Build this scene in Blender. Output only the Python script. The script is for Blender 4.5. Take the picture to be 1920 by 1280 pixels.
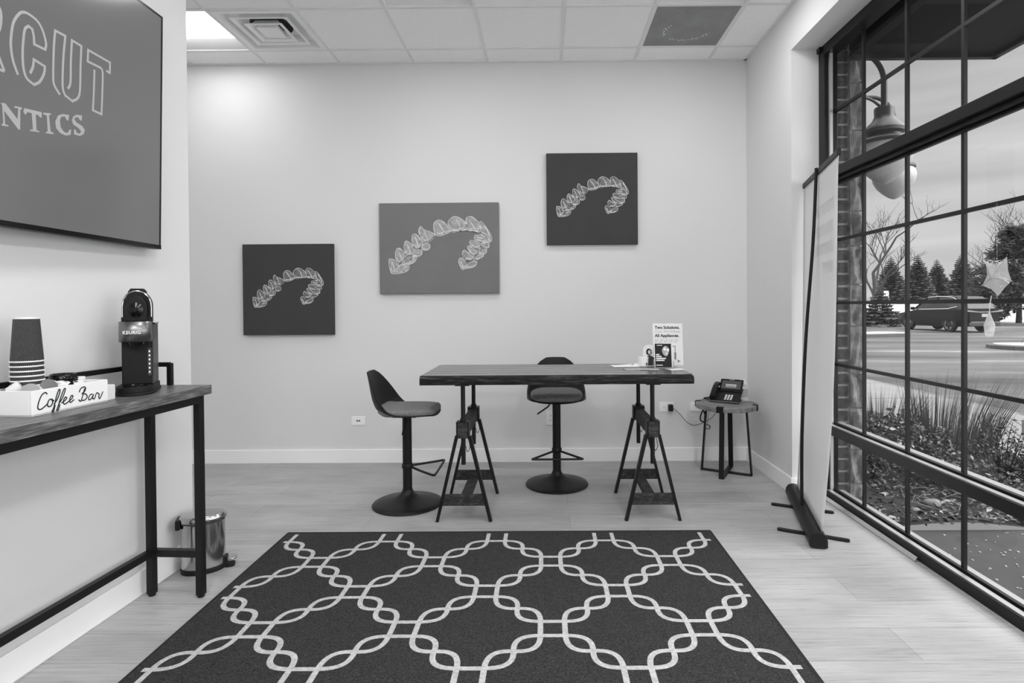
import bpy, bmesh, math, random
from mathutils import Vector, Matrix, Euler

# ------------------------------------------------------------------ scene / camera / light
for _o in list(bpy.data.objects):
    bpy.data.objects.remove(_o, do_unlink=True)
scene = bpy.context.scene
COL = scene.collection
PI = math.pi
H_EYE = 1.2935

cam_data = bpy.data.cameras.new('camera')
cam = bpy.data.objects.new('camera', cam_data)
COL.objects.link(cam)
scene.camera = cam
cam_data.sensor_width = 36.0
cam_data.lens = 1049.22 / 1920 * 36.0
cam_data.shift_x = (960 - 1014.13) / 1920
cam_data.shift_y = (585.01 - 640) / 1920
cam_data.clip_start = 0.02
cam_data.clip_end = 500
_right = Vector((0.99996098, 0.00489619, -0.00735327))
_down = Vector((-0.00730307, -0.01019290, -0.99992138))
_fwd = Vector((-0.00497076, 0.99993606, -0.01015675))
_m = Matrix((( _right.x, -_down.x, -_fwd.x, 0.0),
             ( _right.y, -_down.y, -_fwd.y, 0.0),
             ( _right.z, -_down.z, -_fwd.z, H_EYE),
             (0, 0, 0, 1)))
cam.matrix_world = _m

vs = scene.view_settings
scene.display_settings.display_device = 'sRGB'
vs.view_transform = 'Standard'
vs.look = 'None'
vs.exposure = 0.16
vs.gamma = 1.0
vs.use_curve_mapping = False
scene.cycles.max_bounces = 24                   # let daylight and lamps bounce round the white room
scene.cycles.diffuse_bounces = 16
scene.cycles.glossy_bounces = 6
scene.cycles.transparent_max_bounces = 16

SKY_LOW, SKY_MID, SKY_TOP = 0.56, 0.42, 3.0
world = bpy.data.worlds.new('overcast_sky')
scene.world = world
world.use_nodes = True
_nt = world.node_tree
_nt.nodes.clear()
_out = _nt.nodes.new('ShaderNodeOutputWorld')
_bg = _nt.nodes.new('ShaderNodeBackground')
_tc = _nt.nodes.new('ShaderNodeTexCoord')
_sep = _nt.nodes.new('ShaderNodeSeparateXYZ')
_ramp = _nt.nodes.new('ShaderNodeValToRGB')
_nt.links.new(_tc.outputs['Generated'], _sep.inputs[0])
_nt.links.new(_sep.outputs['Z'], _ramp.inputs[0])
_els = _ramp.color_ramp.elements
_els[0].position = 0.0
_els[0].color = (0.30, 0.30, 0.30, 1)
_els[1].position = 1.0
_els[1].color = (SKY_TOP, SKY_TOP, SKY_TOP, 1)
for _p, _v in ((0.012, SKY_LOW), (0.2, SKY_LOW * 0.92), (0.36, SKY_MID), (0.50, 2.2)):
    _e = _els.new(_p)
    _e.color = (_v, _v, _v, 1)
_map = _nt.nodes.new('ShaderNodeMapping')
_map.inputs['Scale'].default_value = (1.2, 1.2, 14.0)
_noise = _nt.nodes.new('ShaderNodeTexNoise')
_noise.inputs['Scale'].default_value = 2.2
_noise.inputs['Detail'].default_value = 5
_nt.links.new(_tc.outputs['Generated'], _map.inputs[0])
_nt.links.new(_map.outputs[0], _noise.inputs['Vector'])
_mr = _nt.nodes.new('ShaderNodeMapRange')
_mr.inputs['From Min'].default_value = 0.35
_mr.inputs['From Max'].default_value = 0.75
_mr.inputs['To Min'].default_value = 0.92
_mr.inputs['To Max'].default_value = 1.2
_nt.links.new(_noise.outputs[0], _mr.inputs[0])
_mul = _nt.nodes.new('ShaderNodeMix')
_mul.data_type = 'RGBA'
_mul.blend_type = 'MULTIPLY'
_mul.inputs['Factor'].default_value = 1.0
_nt.links.new(_ramp.outputs[0], _mul.inputs['A'])
_nt.links.new(_mr.outputs[0], _mul.inputs['B'])
_nt.links.new(_mul.outputs['Result'], _bg.inputs['Color'])
_bg.inputs['Strength'].default_value = 1.0
# sky glow added out of view, right and behind the viewpoint, to brighten the room
GLOW_DIR, ADDED_GLOW = Vector((0.80, -0.45, 0.40)).normalized(), 4.0
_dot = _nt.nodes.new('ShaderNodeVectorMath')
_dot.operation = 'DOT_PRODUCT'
_dot.inputs[1].default_value = GLOW_DIR
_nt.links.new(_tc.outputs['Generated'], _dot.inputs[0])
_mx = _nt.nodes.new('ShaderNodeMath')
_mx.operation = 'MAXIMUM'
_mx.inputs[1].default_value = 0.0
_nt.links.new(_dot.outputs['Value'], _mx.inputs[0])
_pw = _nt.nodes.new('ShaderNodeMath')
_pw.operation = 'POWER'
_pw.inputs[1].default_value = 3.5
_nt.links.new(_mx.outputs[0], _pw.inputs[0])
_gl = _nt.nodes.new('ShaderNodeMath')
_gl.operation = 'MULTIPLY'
_gl.inputs[1].default_value = ADDED_GLOW
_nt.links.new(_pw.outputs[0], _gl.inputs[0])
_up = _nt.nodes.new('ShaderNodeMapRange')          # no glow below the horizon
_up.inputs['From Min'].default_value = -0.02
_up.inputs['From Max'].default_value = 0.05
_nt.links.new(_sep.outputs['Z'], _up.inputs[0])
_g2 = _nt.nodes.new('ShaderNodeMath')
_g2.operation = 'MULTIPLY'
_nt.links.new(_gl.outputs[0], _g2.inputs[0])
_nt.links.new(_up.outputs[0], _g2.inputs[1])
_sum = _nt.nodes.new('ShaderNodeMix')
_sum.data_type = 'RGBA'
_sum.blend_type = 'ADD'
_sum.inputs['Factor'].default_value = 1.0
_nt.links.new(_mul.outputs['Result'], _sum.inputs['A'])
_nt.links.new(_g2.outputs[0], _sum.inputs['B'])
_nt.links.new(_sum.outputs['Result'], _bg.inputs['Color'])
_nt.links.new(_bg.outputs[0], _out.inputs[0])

# ceiling lattice (two-foot lay-in grid) and the fixtures in it
T = 0.6096
GX0 = -2.279
GY0 = 4.412
CEIL = 3.317
def cell(i, j):
    """lower-left corner of the ceiling cell in column i, row j (row 0 touches the back strip)"""
    return GX0 + i * T, GY0 - (j + 1) * T

def area_light(name, x, y, z, size, power):
    d = bpy.data.lights.new(name, 'AREA')
    d.shape = 'SQUARE'
    d.size = size
    d.energy = power
    o = bpy.data.objects.new(name, d)
    COL.objects.link(o)
    o.location = (x, y, z)
    return o

LIGHT_CELLS = [(-1, 0, 3.6), (2, 1, 8.5), (5, 1, 8.5), (2, 4, 9.0), (5, 4, 8.0), (2, 7, 24.0), (5, 7, 24.0),
               (2, 10, 34.0), (5, 10, 34.0), (-3, 3, 15.0), (-3, 7, 18.0)]
for _i, _j, _p in LIGHT_CELLS:
    _x, _y = cell(_i, _j)
    area_light('troffer_lamp', _x + T / 2, _y + T / 2, CEIL - 0.004, 0.42, _p)

# ------------------------------------------------------------------ materials
def _noise_fac(nt, scale=(1, 1, 1), nscale=5.0, detail=4.0, rough=0.6, coord='Object'):
    tc = nt.nodes.new('ShaderNodeTexCoord')
    mp = nt.nodes.new('ShaderNodeMapping')
    mp.inputs['Scale'].default_value = scale
    nz = nt.nodes.new('ShaderNodeTexNoise')
    nz.inputs['Scale'].default_value = nscale
    nz.inputs['Detail'].default_value = detail
    nz.inputs['Roughness'].default_value = rough
    nt.links.new(tc.outputs[coord], mp.inputs[0])
    nt.links.new(mp.outputs[0], nz.inputs['Vector'])
    return nz, mp

def _ramp2(nt, fac, stops):
    r = nt.nodes.new('ShaderNodeValToRGB')
    e = r.color_ramp.elements
    e[0].position, e[0].color = stops[0][0], (stops[0][1],) * 3 + (1,)
    e[1].position, e[1].color = stops[-1][0], (stops[-1][1],) * 3 + (1,)
    for p, v in stops[1:-1]:
        n = e.new(p)
        n.color = (v, v, v, 1)
    nt.links.new(fac, r.inputs[0])
    return r

def _bump(nt, bsdf, height, strength, dist=0.01):
    b = nt.nodes.new('ShaderNodeBump')
    b.inputs['Strength'].default_value = strength
    b.inputs['Distance'].default_value = dist
    nt.links.new(height, b.inputs['Height'])
    nt.links.new(b.outputs[0], bsdf.inputs['Normal'])

def mat(name, v, rough=0.5, metal=0.0, spec=0.5, var=0.0, nscale=8.0, stretch=(1, 1, 1), bump=0.0, emit=0.0,
        coat=0.0, trans=0.0):
    """plain procedural grey: base value v, optional noise variation and bump"""
    m = bpy.data.materials.new(name)
    m.use_nodes = True
    nt = m.node_tree
    b = nt.nodes['Principled BSDF']
    b.inputs['Base Color'].default_value = (v, v, v, 1)
    b.inputs['Roughness'].default_value = rough
    b.inputs['Metallic'].default_value = metal
    b.inputs['Specular IOR Level'].default_value = spec
    b.inputs['Coat Weight'].default_value = coat
    b.inputs['Transmission Weight'].default_value = trans
    if var > 0 or bump > 0:
        nz, _ = _noise_fac(nt, stretch, nscale)
        if var > 0:
            r = _ramp2(nt, nz.outputs[0], [(0.25, v * (1 - var)), (0.75, v * (1 + var))])
            nt.links.new(r.outputs[0], b.inputs['Base Color'])
        if bump > 0:
            _bump(nt, b, nz.outputs[0], bump)
    if emit > 0:
        b.inputs['Emission Color'].default_value = (1, 1, 1, 1)
        b.inputs['Emission Strength'].default_value = emit
    return m

def wood_mat(name, lo, mid, hi, stretch, nscale=3.0, rough=0.5, bump=0.15, spec=0.5):
    m = bpy.data.materials.new(name)
    m.use_nodes = True
    nt = m.node_tree
    b = nt.nodes['Principled BSDF']
    nz, _ = _noise_fac(nt, stretch, nscale, 8.0, 0.68)
    r = _ramp2(nt, nz.outputs[0], [(0.28, lo), (0.5, mid), (0.72, hi)])
    nt.links.new(r.outputs[0], b.inputs['Base Color'])
    b.inputs['Roughness'].default_value = rough
    b.inputs['Specular IOR Level'].default_value = spec
    _bump(nt, b, nz.outputs[0], bump, 0.004)
    return m

def plank_floor_mat():
    m = bpy.data.materials.new('pale_oak_planks')
    m.use_nodes = True
    nt = m.node_tree
    b = nt.nodes['Principled BSDF']
    tc = nt.nodes.new('ShaderNodeTexCoord')
    mp = nt.nodes.new('ShaderNodeMapping')
    mp.inputs['Location'].default_value = (0.62, 0.025, 0)
    nt.links.new(tc.outputs['Object'], mp.inputs[0])
    br = nt.nodes.new('ShaderNodeTexBrick')
    br.inputs['Scale'].default_value = 1.0
    br.inputs['Brick Width'].default_value = 1.22
    br.inputs['Row Height'].default_value = 0.205
    br.inputs['Mortar Size'].default_value = 0.0014
    br.inputs['Mortar Smooth'].default_value = 0.3
    br.offset = 0.37
    br.inputs['Color1'].default_value = (0.37, 0.37, 0.37, 1)
    br.inputs['Color2'].default_value = (0.45, 0.45, 0.45, 1)
    br.inputs['Mortar'].default_value = (0.24, 0.24, 0.24, 1)
    nt.links.new(mp.outputs[0], br.inputs['Vector'])
    nz, _ = _noise_fac(nt, (1.3, 26.0, 1), 2.6, 10.0, 0.78)
    g = _ramp2(nt, nz.outputs[0], [(0.28, 0.50), (0.44, 0.92), (0.55, 1.04), (0.72, 1.22)])
    nz2, _ = _noise_fac(nt, (1.4, 3.5, 1), 1.6, 3.0, 0.5)
    g2 = _ramp2(nt, nz2.outputs[0], [(0.3, 0.84), (0.7, 1.06)])
    mu = nt.nodes.new('ShaderNodeMix')
    mu.data_type = 'RGBA'
    mu.blend_type = 'MULTIPLY'
    mu.inputs['Factor'].default_value = 1
    nt.links.new(br.outputs['Color'], mu.inputs['A'])
    nt.links.new(g.outputs[0], mu.inputs['B'])
    mu2 = nt.nodes.new('ShaderNodeMix')
    mu2.data_type = 'RGBA'
    mu2.blend_type = 'MULTIPLY'
    mu2.inputs['Factor'].default_value = 1
    nt.links.new(mu.outputs['Result'], mu2.inputs['A'])
    nt.links.new(g2.outputs[0], mu2.inputs['B'])
    nt.links.new(mu2.outputs['Result'], b.inputs['Base Color'])
    b.inputs['Roughness'].default_value = 0.42
    b.inputs['Specular IOR Level'].default_value = 0.4
    _bump(nt, b, nz.outputs[0], 0.06, 0.004)
    return m

def weave_mat(name, lo, hi, sx, sy, rough=0.95):
    """woven fabric: crossed fine waves broken by noise"""
    m = bpy.data.materials.new(name)
    m.use_nodes = True
    nt = m.node_tree
    b = nt.nodes['Principled BSDF']
    nz, _ = _noise_fac(nt, (sx, sy, sx), 1.0, 3.0, 0.8)
    nz2, _ = _noise_fac(nt, (sx * 0.35, sy * 0.35, sx * 0.35), 1.0, 2.0, 0.6)
    r = _ramp2(nt, nz.outputs[0], [(0.33, lo), (0.67, hi)])
    r2 = _ramp2(nt, nz2.outputs[0], [(0.3, 0.8), (0.7, 1.2)])
    mu = nt.nodes.new('ShaderNodeMix')
    mu.data_type = 'RGBA'
    mu.blend_type = 'MULTIPLY'
    mu.inputs['Factor'].default_value = 1
    nt.links.new(r.outputs[0], mu.inputs['A'])
    nt.links.new(r2.outputs[0], mu.inputs['B'])
    nt.links.new(mu.outputs['Result'], b.inputs['Base Color'])
    b.inputs['Roughness'].default_value = rough
    b.inputs['Specular IOR Level'].default_value = 0.15
    _bump(nt, b, nz.outputs[0], 0.5, 0.002)
    return m

def glass_mat(name, tint=0.93, refl=0.06):
    m = bpy.data.materials.new(name)
    m.use_nodes = True
    nt = m.node_tree
    nt.nodes.clear()
    o = nt.nodes.new('ShaderNodeOutputMaterial')
    t = nt.nodes.new('ShaderNodeBsdfTransparent')
    t.inputs[0].default_value = (tint, tint, tint, 1)
    g = nt.nodes.new('ShaderNodeBsdfGlossy')
    g.inputs['Roughness'].default_value = 0.02
    lw = nt.nodes.new('ShaderNodeLayerWeight')
    lw.inputs['Blend'].default_value = 0.25
    mr = nt.nodes.new('ShaderNodeMapRange')
    mr.inputs['To Min'].default_value = refl * 0.5
    mr.inputs['To Max'].default_value = refl * 4
    nt.links.new(lw.outputs['Fresnel'], mr.inputs[0])
    mx = nt.nodes.new('ShaderNodeMixShader')
    nt.links.new(mr.outputs[0], mx.inputs[0])
    nt.links.new(t.outputs[0], mx.inputs[1])
    nt.links.new(g.outputs[0], mx.inputs[2])
    nt.links.new(mx.outputs[0], o.inputs[0])
    return m

def film_mat(name, v, opacity, rough=0.15):
    """thin translucent plastic film"""
    m = bpy.data.materials.new(name)
    m.use_nodes = True
    nt = m.node_tree
    b = nt.nodes['Principled BSDF']
    b.inputs['Base Color'].default_value = (v, v, v, 1)
    b.inputs['Roughness'].default_value = rough
    b.inputs['Alpha'].default_value = opacity
    return m

def sheer_mat(name, v):
    """light polyester sheet: half reflects, half lets light through"""
    m = bpy.data.materials.new(name)
    m.use_nodes = True
    nt = m.node_tree
    nt.nodes.clear()
    o = nt.nodes.new('ShaderNodeOutputMaterial')
    d = nt.nodes.new('ShaderNodeBsdfDiffuse')
    t = nt.nodes.new('ShaderNodeBsdfTranslucent')
    for n in (d, t):
        n.inputs[0].default_value = (v, v, v, 1)
    mx = nt.nodes.new('ShaderNodeMixShader')
    mx.inputs[0].default_value = 0.4
    nt.links.new(d.outputs[0], mx.inputs[1])
    nt.links.new(t.outputs[0], mx.inputs[2])
    nt.links.new(mx.outputs[0], o.inputs[0])
    return m

def asphalt_mat():
    m = bpy.data.materials.new('wet_asphalt_with_snow')
    m.use_nodes = True
    nt = m.node_tree
    b = nt.nodes['Principled BSDF']
    nz, mp = _noise_fac(nt, (0.10, 0.55, 1), 1.0, 6.0, 0.62)
    mp.inputs['Rotation'].default_value = (0, 0, 0.12)
    r = _ramp2(nt, nz.outputs[0], [(0.34, 0.014), (0.43, 0.055), (0.56, 0.085), (0.63, 0.16), (0.70, 0.30)])
    nt.links.new(r.outputs[0], b.inputs['Base Color'])
    b.inputs['Roughness'].default_value = 0.6
    b.inputs['Specular IOR Level'].default_value = 0.3
    return m

def brick_mat():
    m = bpy.data.materials.new('dark_brick')
    m.use_nodes = True
    nt = m.node_tree
    b = nt.nodes['Principled BSDF']
    tc = nt.nodes.new('ShaderNodeTexCoord')
    mp = nt.nodes.new('ShaderNodeMapping')
    mp.inputs['Rotation'].default_value = (PI / 2, 0, 0)
    nt.links.new(tc.outputs['Object'], mp.inputs[0])
    nz = nt.nodes.new('ShaderNodeTexNoise')
    nz.inputs['Scale'].default_value = 30
    nt.links.new(tc.outputs['Object'], nz.inputs['Vector'])
    r = _ramp2(nt, nz.outputs[0], [(0.3, 0.025), (0.7, 0.06)])
    nt.links.new(r.outputs[0], b.inputs['Base Color'])
    b.inputs['Roughness'].default_value = 0.9
    _bump(nt, b, nz.outputs[0], 0.4, 0.01)
    return m

def perforated_mat():
    m = bpy.data.materials.new('perforated_grey_steel')
    m.use_nodes = True
    nt = m.node_tree
    b = nt.nodes['Principled BSDF']
    tc = nt.nodes.new('ShaderNodeTexCoord')
    vo = nt.nodes.new('ShaderNodeTexVoronoi')
    vo.inputs['Scale'].default_value = 150
    vo.inputs['Randomness'].default_value = 0.0
    nt.links.new(tc.outputs['Object'], vo.inputs['Vector'])
    r = _ramp2(nt, vo.outputs['Distance'], [(0.30, 0.03), (0.40, 0.26)])
    nz, _ = _noise_fac(nt, (1, 1, 1), 6.0, 5.0)
    r2 = _ramp2(nt, nz.outputs[0], [(0.3, 0.85), (0.7, 1.15)])
    mu = nt.nodes.new('ShaderNodeMix')
    mu.data_type = 'RGBA'
    mu.blend_type = 'MULTIPLY'
    mu.inputs['Factor'].default_value = 1
    nt.links.new(r.outputs[0], mu.inputs['A'])
    nt.links.new(r2.outputs[0], mu.inputs['B'])
    nt.links.new(mu.outputs['Result'], b.inputs['Base Color'])
    b.inputs['Roughness'].default_value = 0.6
    return m

def ripple_mat():
    """black corrugated cup paper with wavy ribs"""
    m = bpy.data.materials.new('black_ripple_paper')
    m.use_nodes = True
    nt = m.node_tree
    b = nt.nodes['Principled BSDF']
    tc = nt.nodes.new('ShaderNodeTexCoord')
    sp = nt.nodes.new('ShaderNodeSeparateXYZ')
    nt.links.new(tc.outputs['Object'], sp.inputs[0])
    at = nt.nodes.new('ShaderNodeMath'); at.operation = 'ARCTAN2'
    nt.links.new(sp.outputs['Y'], at.inputs[0]); nt.links.new(sp.outputs['X'], at.inputs[1])
    zs = nt.nodes.new('ShaderNodeMath'); zs.operation = 'MULTIPLY'; zs.inputs[1].default_value = 190
    nt.links.new(sp.outputs['Z'], zs.inputs[0])
    sn = nt.nodes.new('ShaderNodeMath'); sn.operation = 'SINE'
    nt.links.new(zs.outputs[0], sn.inputs[0])
    ml = nt.nodes.new('ShaderNodeMath'); ml.operation = 'MULTIPLY'; ml.inputs[1].default_value = 0.09
    nt.links.new(sn.outputs[0], ml.inputs[0])
    ad = nt.nodes.new('ShaderNodeMath'); ad.operation = 'ADD'
    nt.links.new(at.outputs[0], ad.inputs[0]); nt.links.new(ml.outputs[0], ad.inputs[1])
    fr = nt.nodes.new('ShaderNodeMath'); fr.operation = 'MULTIPLY'; fr.inputs[1].default_value = 54
    nt.links.new(ad.outputs[0], fr.inputs[0])
    s2 = nt.nodes.new('ShaderNodeMath'); s2.operation = 'SINE'
    nt.links.new(fr.outputs[0], s2.inputs[0])
    r = _ramp2(nt, s2.outputs[0], [(0.0, 0.012), (0.70, 0.022), (1.0, 0.16)])
    nt.links.new(r.outputs[0], b.inputs['Base Color'])
    b.inputs['Roughness'].default_value = 0.6
    _bump(nt, b, s2.outputs[0], 0.5, 0.002)
    return m

M = {}
M['wall'] = mat('painted_wall', 0.72, 0.75, spec=0.25, bump=0.02, nscale=220)
M['trim'] = mat('white_gloss_trim', 0.90, 0.4, spec=0.4)
M['ceil'] = mat('ceiling_tile', 0.95, 0.95, spec=0.1, var=0.03, nscale=60, bump=0.05)
M['grid'] = mat('ceiling_grid_metal', 0.80, 0.5)
M['floor'] = plank_floor_mat()
M['black'] = mat('black_powder_coat', 0.008, 0.42, spec=0.28)
M['blackg'] = mat('black_gloss_plastic', 0.004, 0.16, spec=0.35)
M['blackm'] = mat('black_matte_plastic', 0.010, 0.5, spec=0.25)
M['dgrey'] = mat('dark_grey_plastic', 0.045, 0.4, spec=0.35)
M['bronze'] = mat('dark_bronze_window_frame', 0.010, 0.36, spec=0.25)
M['ledge'] = mat('anodised_ledge', 0.46, 0.35, metal=0.5)
M['muntin'] = mat('dark_muntin', 0.012, 0.45, spec=0.25)
M['chrome'] = mat('chrome', 0.55, 0.12, metal=1.0)
M['steel'] = mat('brushed_steel', 0.50, 0.17, metal=1.0)
M['white'] = mat('white_plastic', 0.90, 0.4)
M['paper'] = mat('white_paper', 0.80, 0.8, spec=0.2)
M['paper2'] = mat('printed_grey_paper', 0.42, 0.7, var=0.5, nscale=40)
M['ink'] = mat('black_ink', 0.02, 0.7, spec=0.2)
M['inkg'] = mat('grey_ink', 0.24, 0.7, spec=0.2)
M['inkl'] = mat('pale_ink', 0.40, 0.7, spec=0.2)
M['canvas_dark'] = mat('charcoal_canvas', 0.052, 0.75, spec=0.25, var=0.08, nscale=3, bump=0.03)
M['canvas_grey'] = mat('grey_canvas', 0.185, 0.75, spec=0.25, var=0.05, nscale=3, bump=0.03)
M['al_dark'] = mat('print_tooth_dark', 0.16, 0.7, var=0.75, nscale=26)
M['al_grey'] = mat('print_tooth_grey', 0.36, 0.7, var=0.45, nscale=26)
M['al_line'] = mat('print_highlight', 0.62, 0.7, var=0.5, nscale=26)
M['al_shade'] = mat('print_shadow_line', 0.03, 0.7)
M['al_line2'] = mat('print_soft_highlight', 0.60, 0.7, var=0.35, nscale=40)
M['console_wood'] = wood_mat('grey_brown_console_wood', 0.012, 0.11, 0.30, (40, 3.0, 40), 3.2, 0.36, spec=0.35)
M['table_wood'] = wood_mat('dark_stained_table_wood', 0.04, 0.13, 0.27, (1.4, 18, 18), 3.0, 0.22, spec=0.7)
M['table_edge'] = wood_mat('near_black_live_edge_wood', 0.006, 0.014, 0.075, (2.0, 22, 22), 3.5, 0.6, 0.5, spec=0.12)
M['trestle_wood'] = wood_mat('dark_trestle_wood', 0.010, 0.030, 0.085, (4, 4, 10), 6.0, 0.6, spec=0.15)
M['side_wood'] = wood_mat('weathered_side_table_wood', 0.08, 0.20, 0.34, (2, 16, 10), 3.0, 0.6)
M['seat_fabric'] = weave_mat('charcoal_tweed', 0.05, 0.34, 330, 330)
M['rug_dark'] = weave_mat('charcoal_flatweave', 0.003, 0.066, 110, 260)
M['rug_light'] = weave_mat('pale_grey_flatweave', 0.36, 0.56, 190, 260)
M['rug_edge'] = mat('dark_rug_binding', 0.03, 0.95, spec=0.1)
M['screen'] = mat('lit_grey_screen', 0.03, 0.14, spec=0.4, emit=0.115)
M['screen_text'] = mat('lit_pale_lettering', 0.2, 0.3, emit=0.20)
M['glass'] = glass_mat('window_glass', 0.95, 0.01)
M['clear'] = film_mat('clear_plastic', 0.75, 0.3)
M['film'] = film_mat('foil_film', 0.85, 0.32, 0.1)
M['banner'] = sheer_mat('banner_fabric_back', 0.78)
M['banner_ink'] = sheer_mat('banner_show_through', 0.70)
M['lens'] = mat('lit_troffer_lens', 0.8, 0.5, emit=5.0)
M['dark_chrome'] = mat('dark_chrome', 0.22, 0.32, metal=1.0)
M['lens_dim'] = mat('dim_troffer_lens', 0.8, 0.5, emit=0.35)
M['baffle'] = mat('white_troffer_baffle', 0.82, 0.5)
M['diffuser'] = mat('white_enamel_diffuser', 0.88, 0.5)
M['hole'] = mat('dark_duct', 0.02, 0.8)
M['perf'] = perforated_mat()
M['asphalt'] = asphalt_mat()
M['concrete'] = mat('pale_concrete', 0.19, 0.85, var=0.12, nscale=3, bump=0.1)
M['slab'] = mat('damp_concrete_slab', 0.045, 0.8, var=0.2, nscale=9, bump=0.2)
M['curb'] = mat('grey_curb', 0.09, 0.85, var=0.2, nscale=4)
M['soil'] = mat('dark_mulch', 0.022, 0.95, var=0.6, nscale=40, bump=0.8)
M['snow'] = mat('snow', 0.42, 0.7, var=0.05, nscale=2)
M['pellet'] = mat('salt_pellet', 0.42, 0.7)
M['brick'] = brick_mat()
M['mortar'] = mat('mortar', 0.26, 0.95, var=0.2, nscale=30)
M['stone'] = mat('split_face_stone', 0.15, 0.95, var=0.6, nscale=16, bump=1.0)
M['canopy'] = mat('dark_canopy_metal', 0.010, 0.6, spec=0.15)
M['lampmetal'] = mat('dark_lamp_metal', 0.022, 0.35, spec=0.5)
M['lampglass'] = mat('frosted_lamp_glass', 0.42, 0.45, var=0.2, nscale=90, bump=0.1)
M['leaf_dark'] = mat('dark_leaf', 0.025, 0.6, var=0.5, nscale=12)
M['leaf_mid'] = mat('faded_leaf', 0.12, 0.7, var=0.6, nscale=12)
M['leaf_pale'] = mat('dry_pale_leaf', 0.34, 0.8, var=0.4, nscale=12)
M['twig'] = mat('dark_twig', 0.03, 0.85)
M['grass'] = mat('dry_grass_blade', 0.045, 0.8, var=0.6, nscale=10)
M['bark'] = mat('winter_bark', 0.045, 0.9, var=0.3, nscale=20)
M['needle'] = mat('spruce_needles', 0.085, 0.9, var=0.6, nscale=3)
M['needle_dark'] = mat('pine_needles', 0.035, 0.9, var=0.7, nscale=2.5)
M['carpaint'] = mat('dark_car_paint', 0.006, 0.3, spec=0.2)
M['carglass'] = mat('dark_car_glass', 0.03, 0.12, spec=0.5)
M['tyre'] = mat('tyre_rubber', 0.012, 0.85)
M['lamp_red'] = mat('tail_lamp', 0.25, 0.25)
M['house'] = mat('far_house_siding', 0.22, 0.9)
M['roof'] = mat('far_house_roof', 0.45, 0.9)

# ------------------------------------------------------------------ mesh helpers
def world_of(o):
    if o.parent is None:
        return o.matrix_basis.copy()
    return world_of(o.parent) @ o.matrix_parent_inverse @ o.matrix_basis

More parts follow.
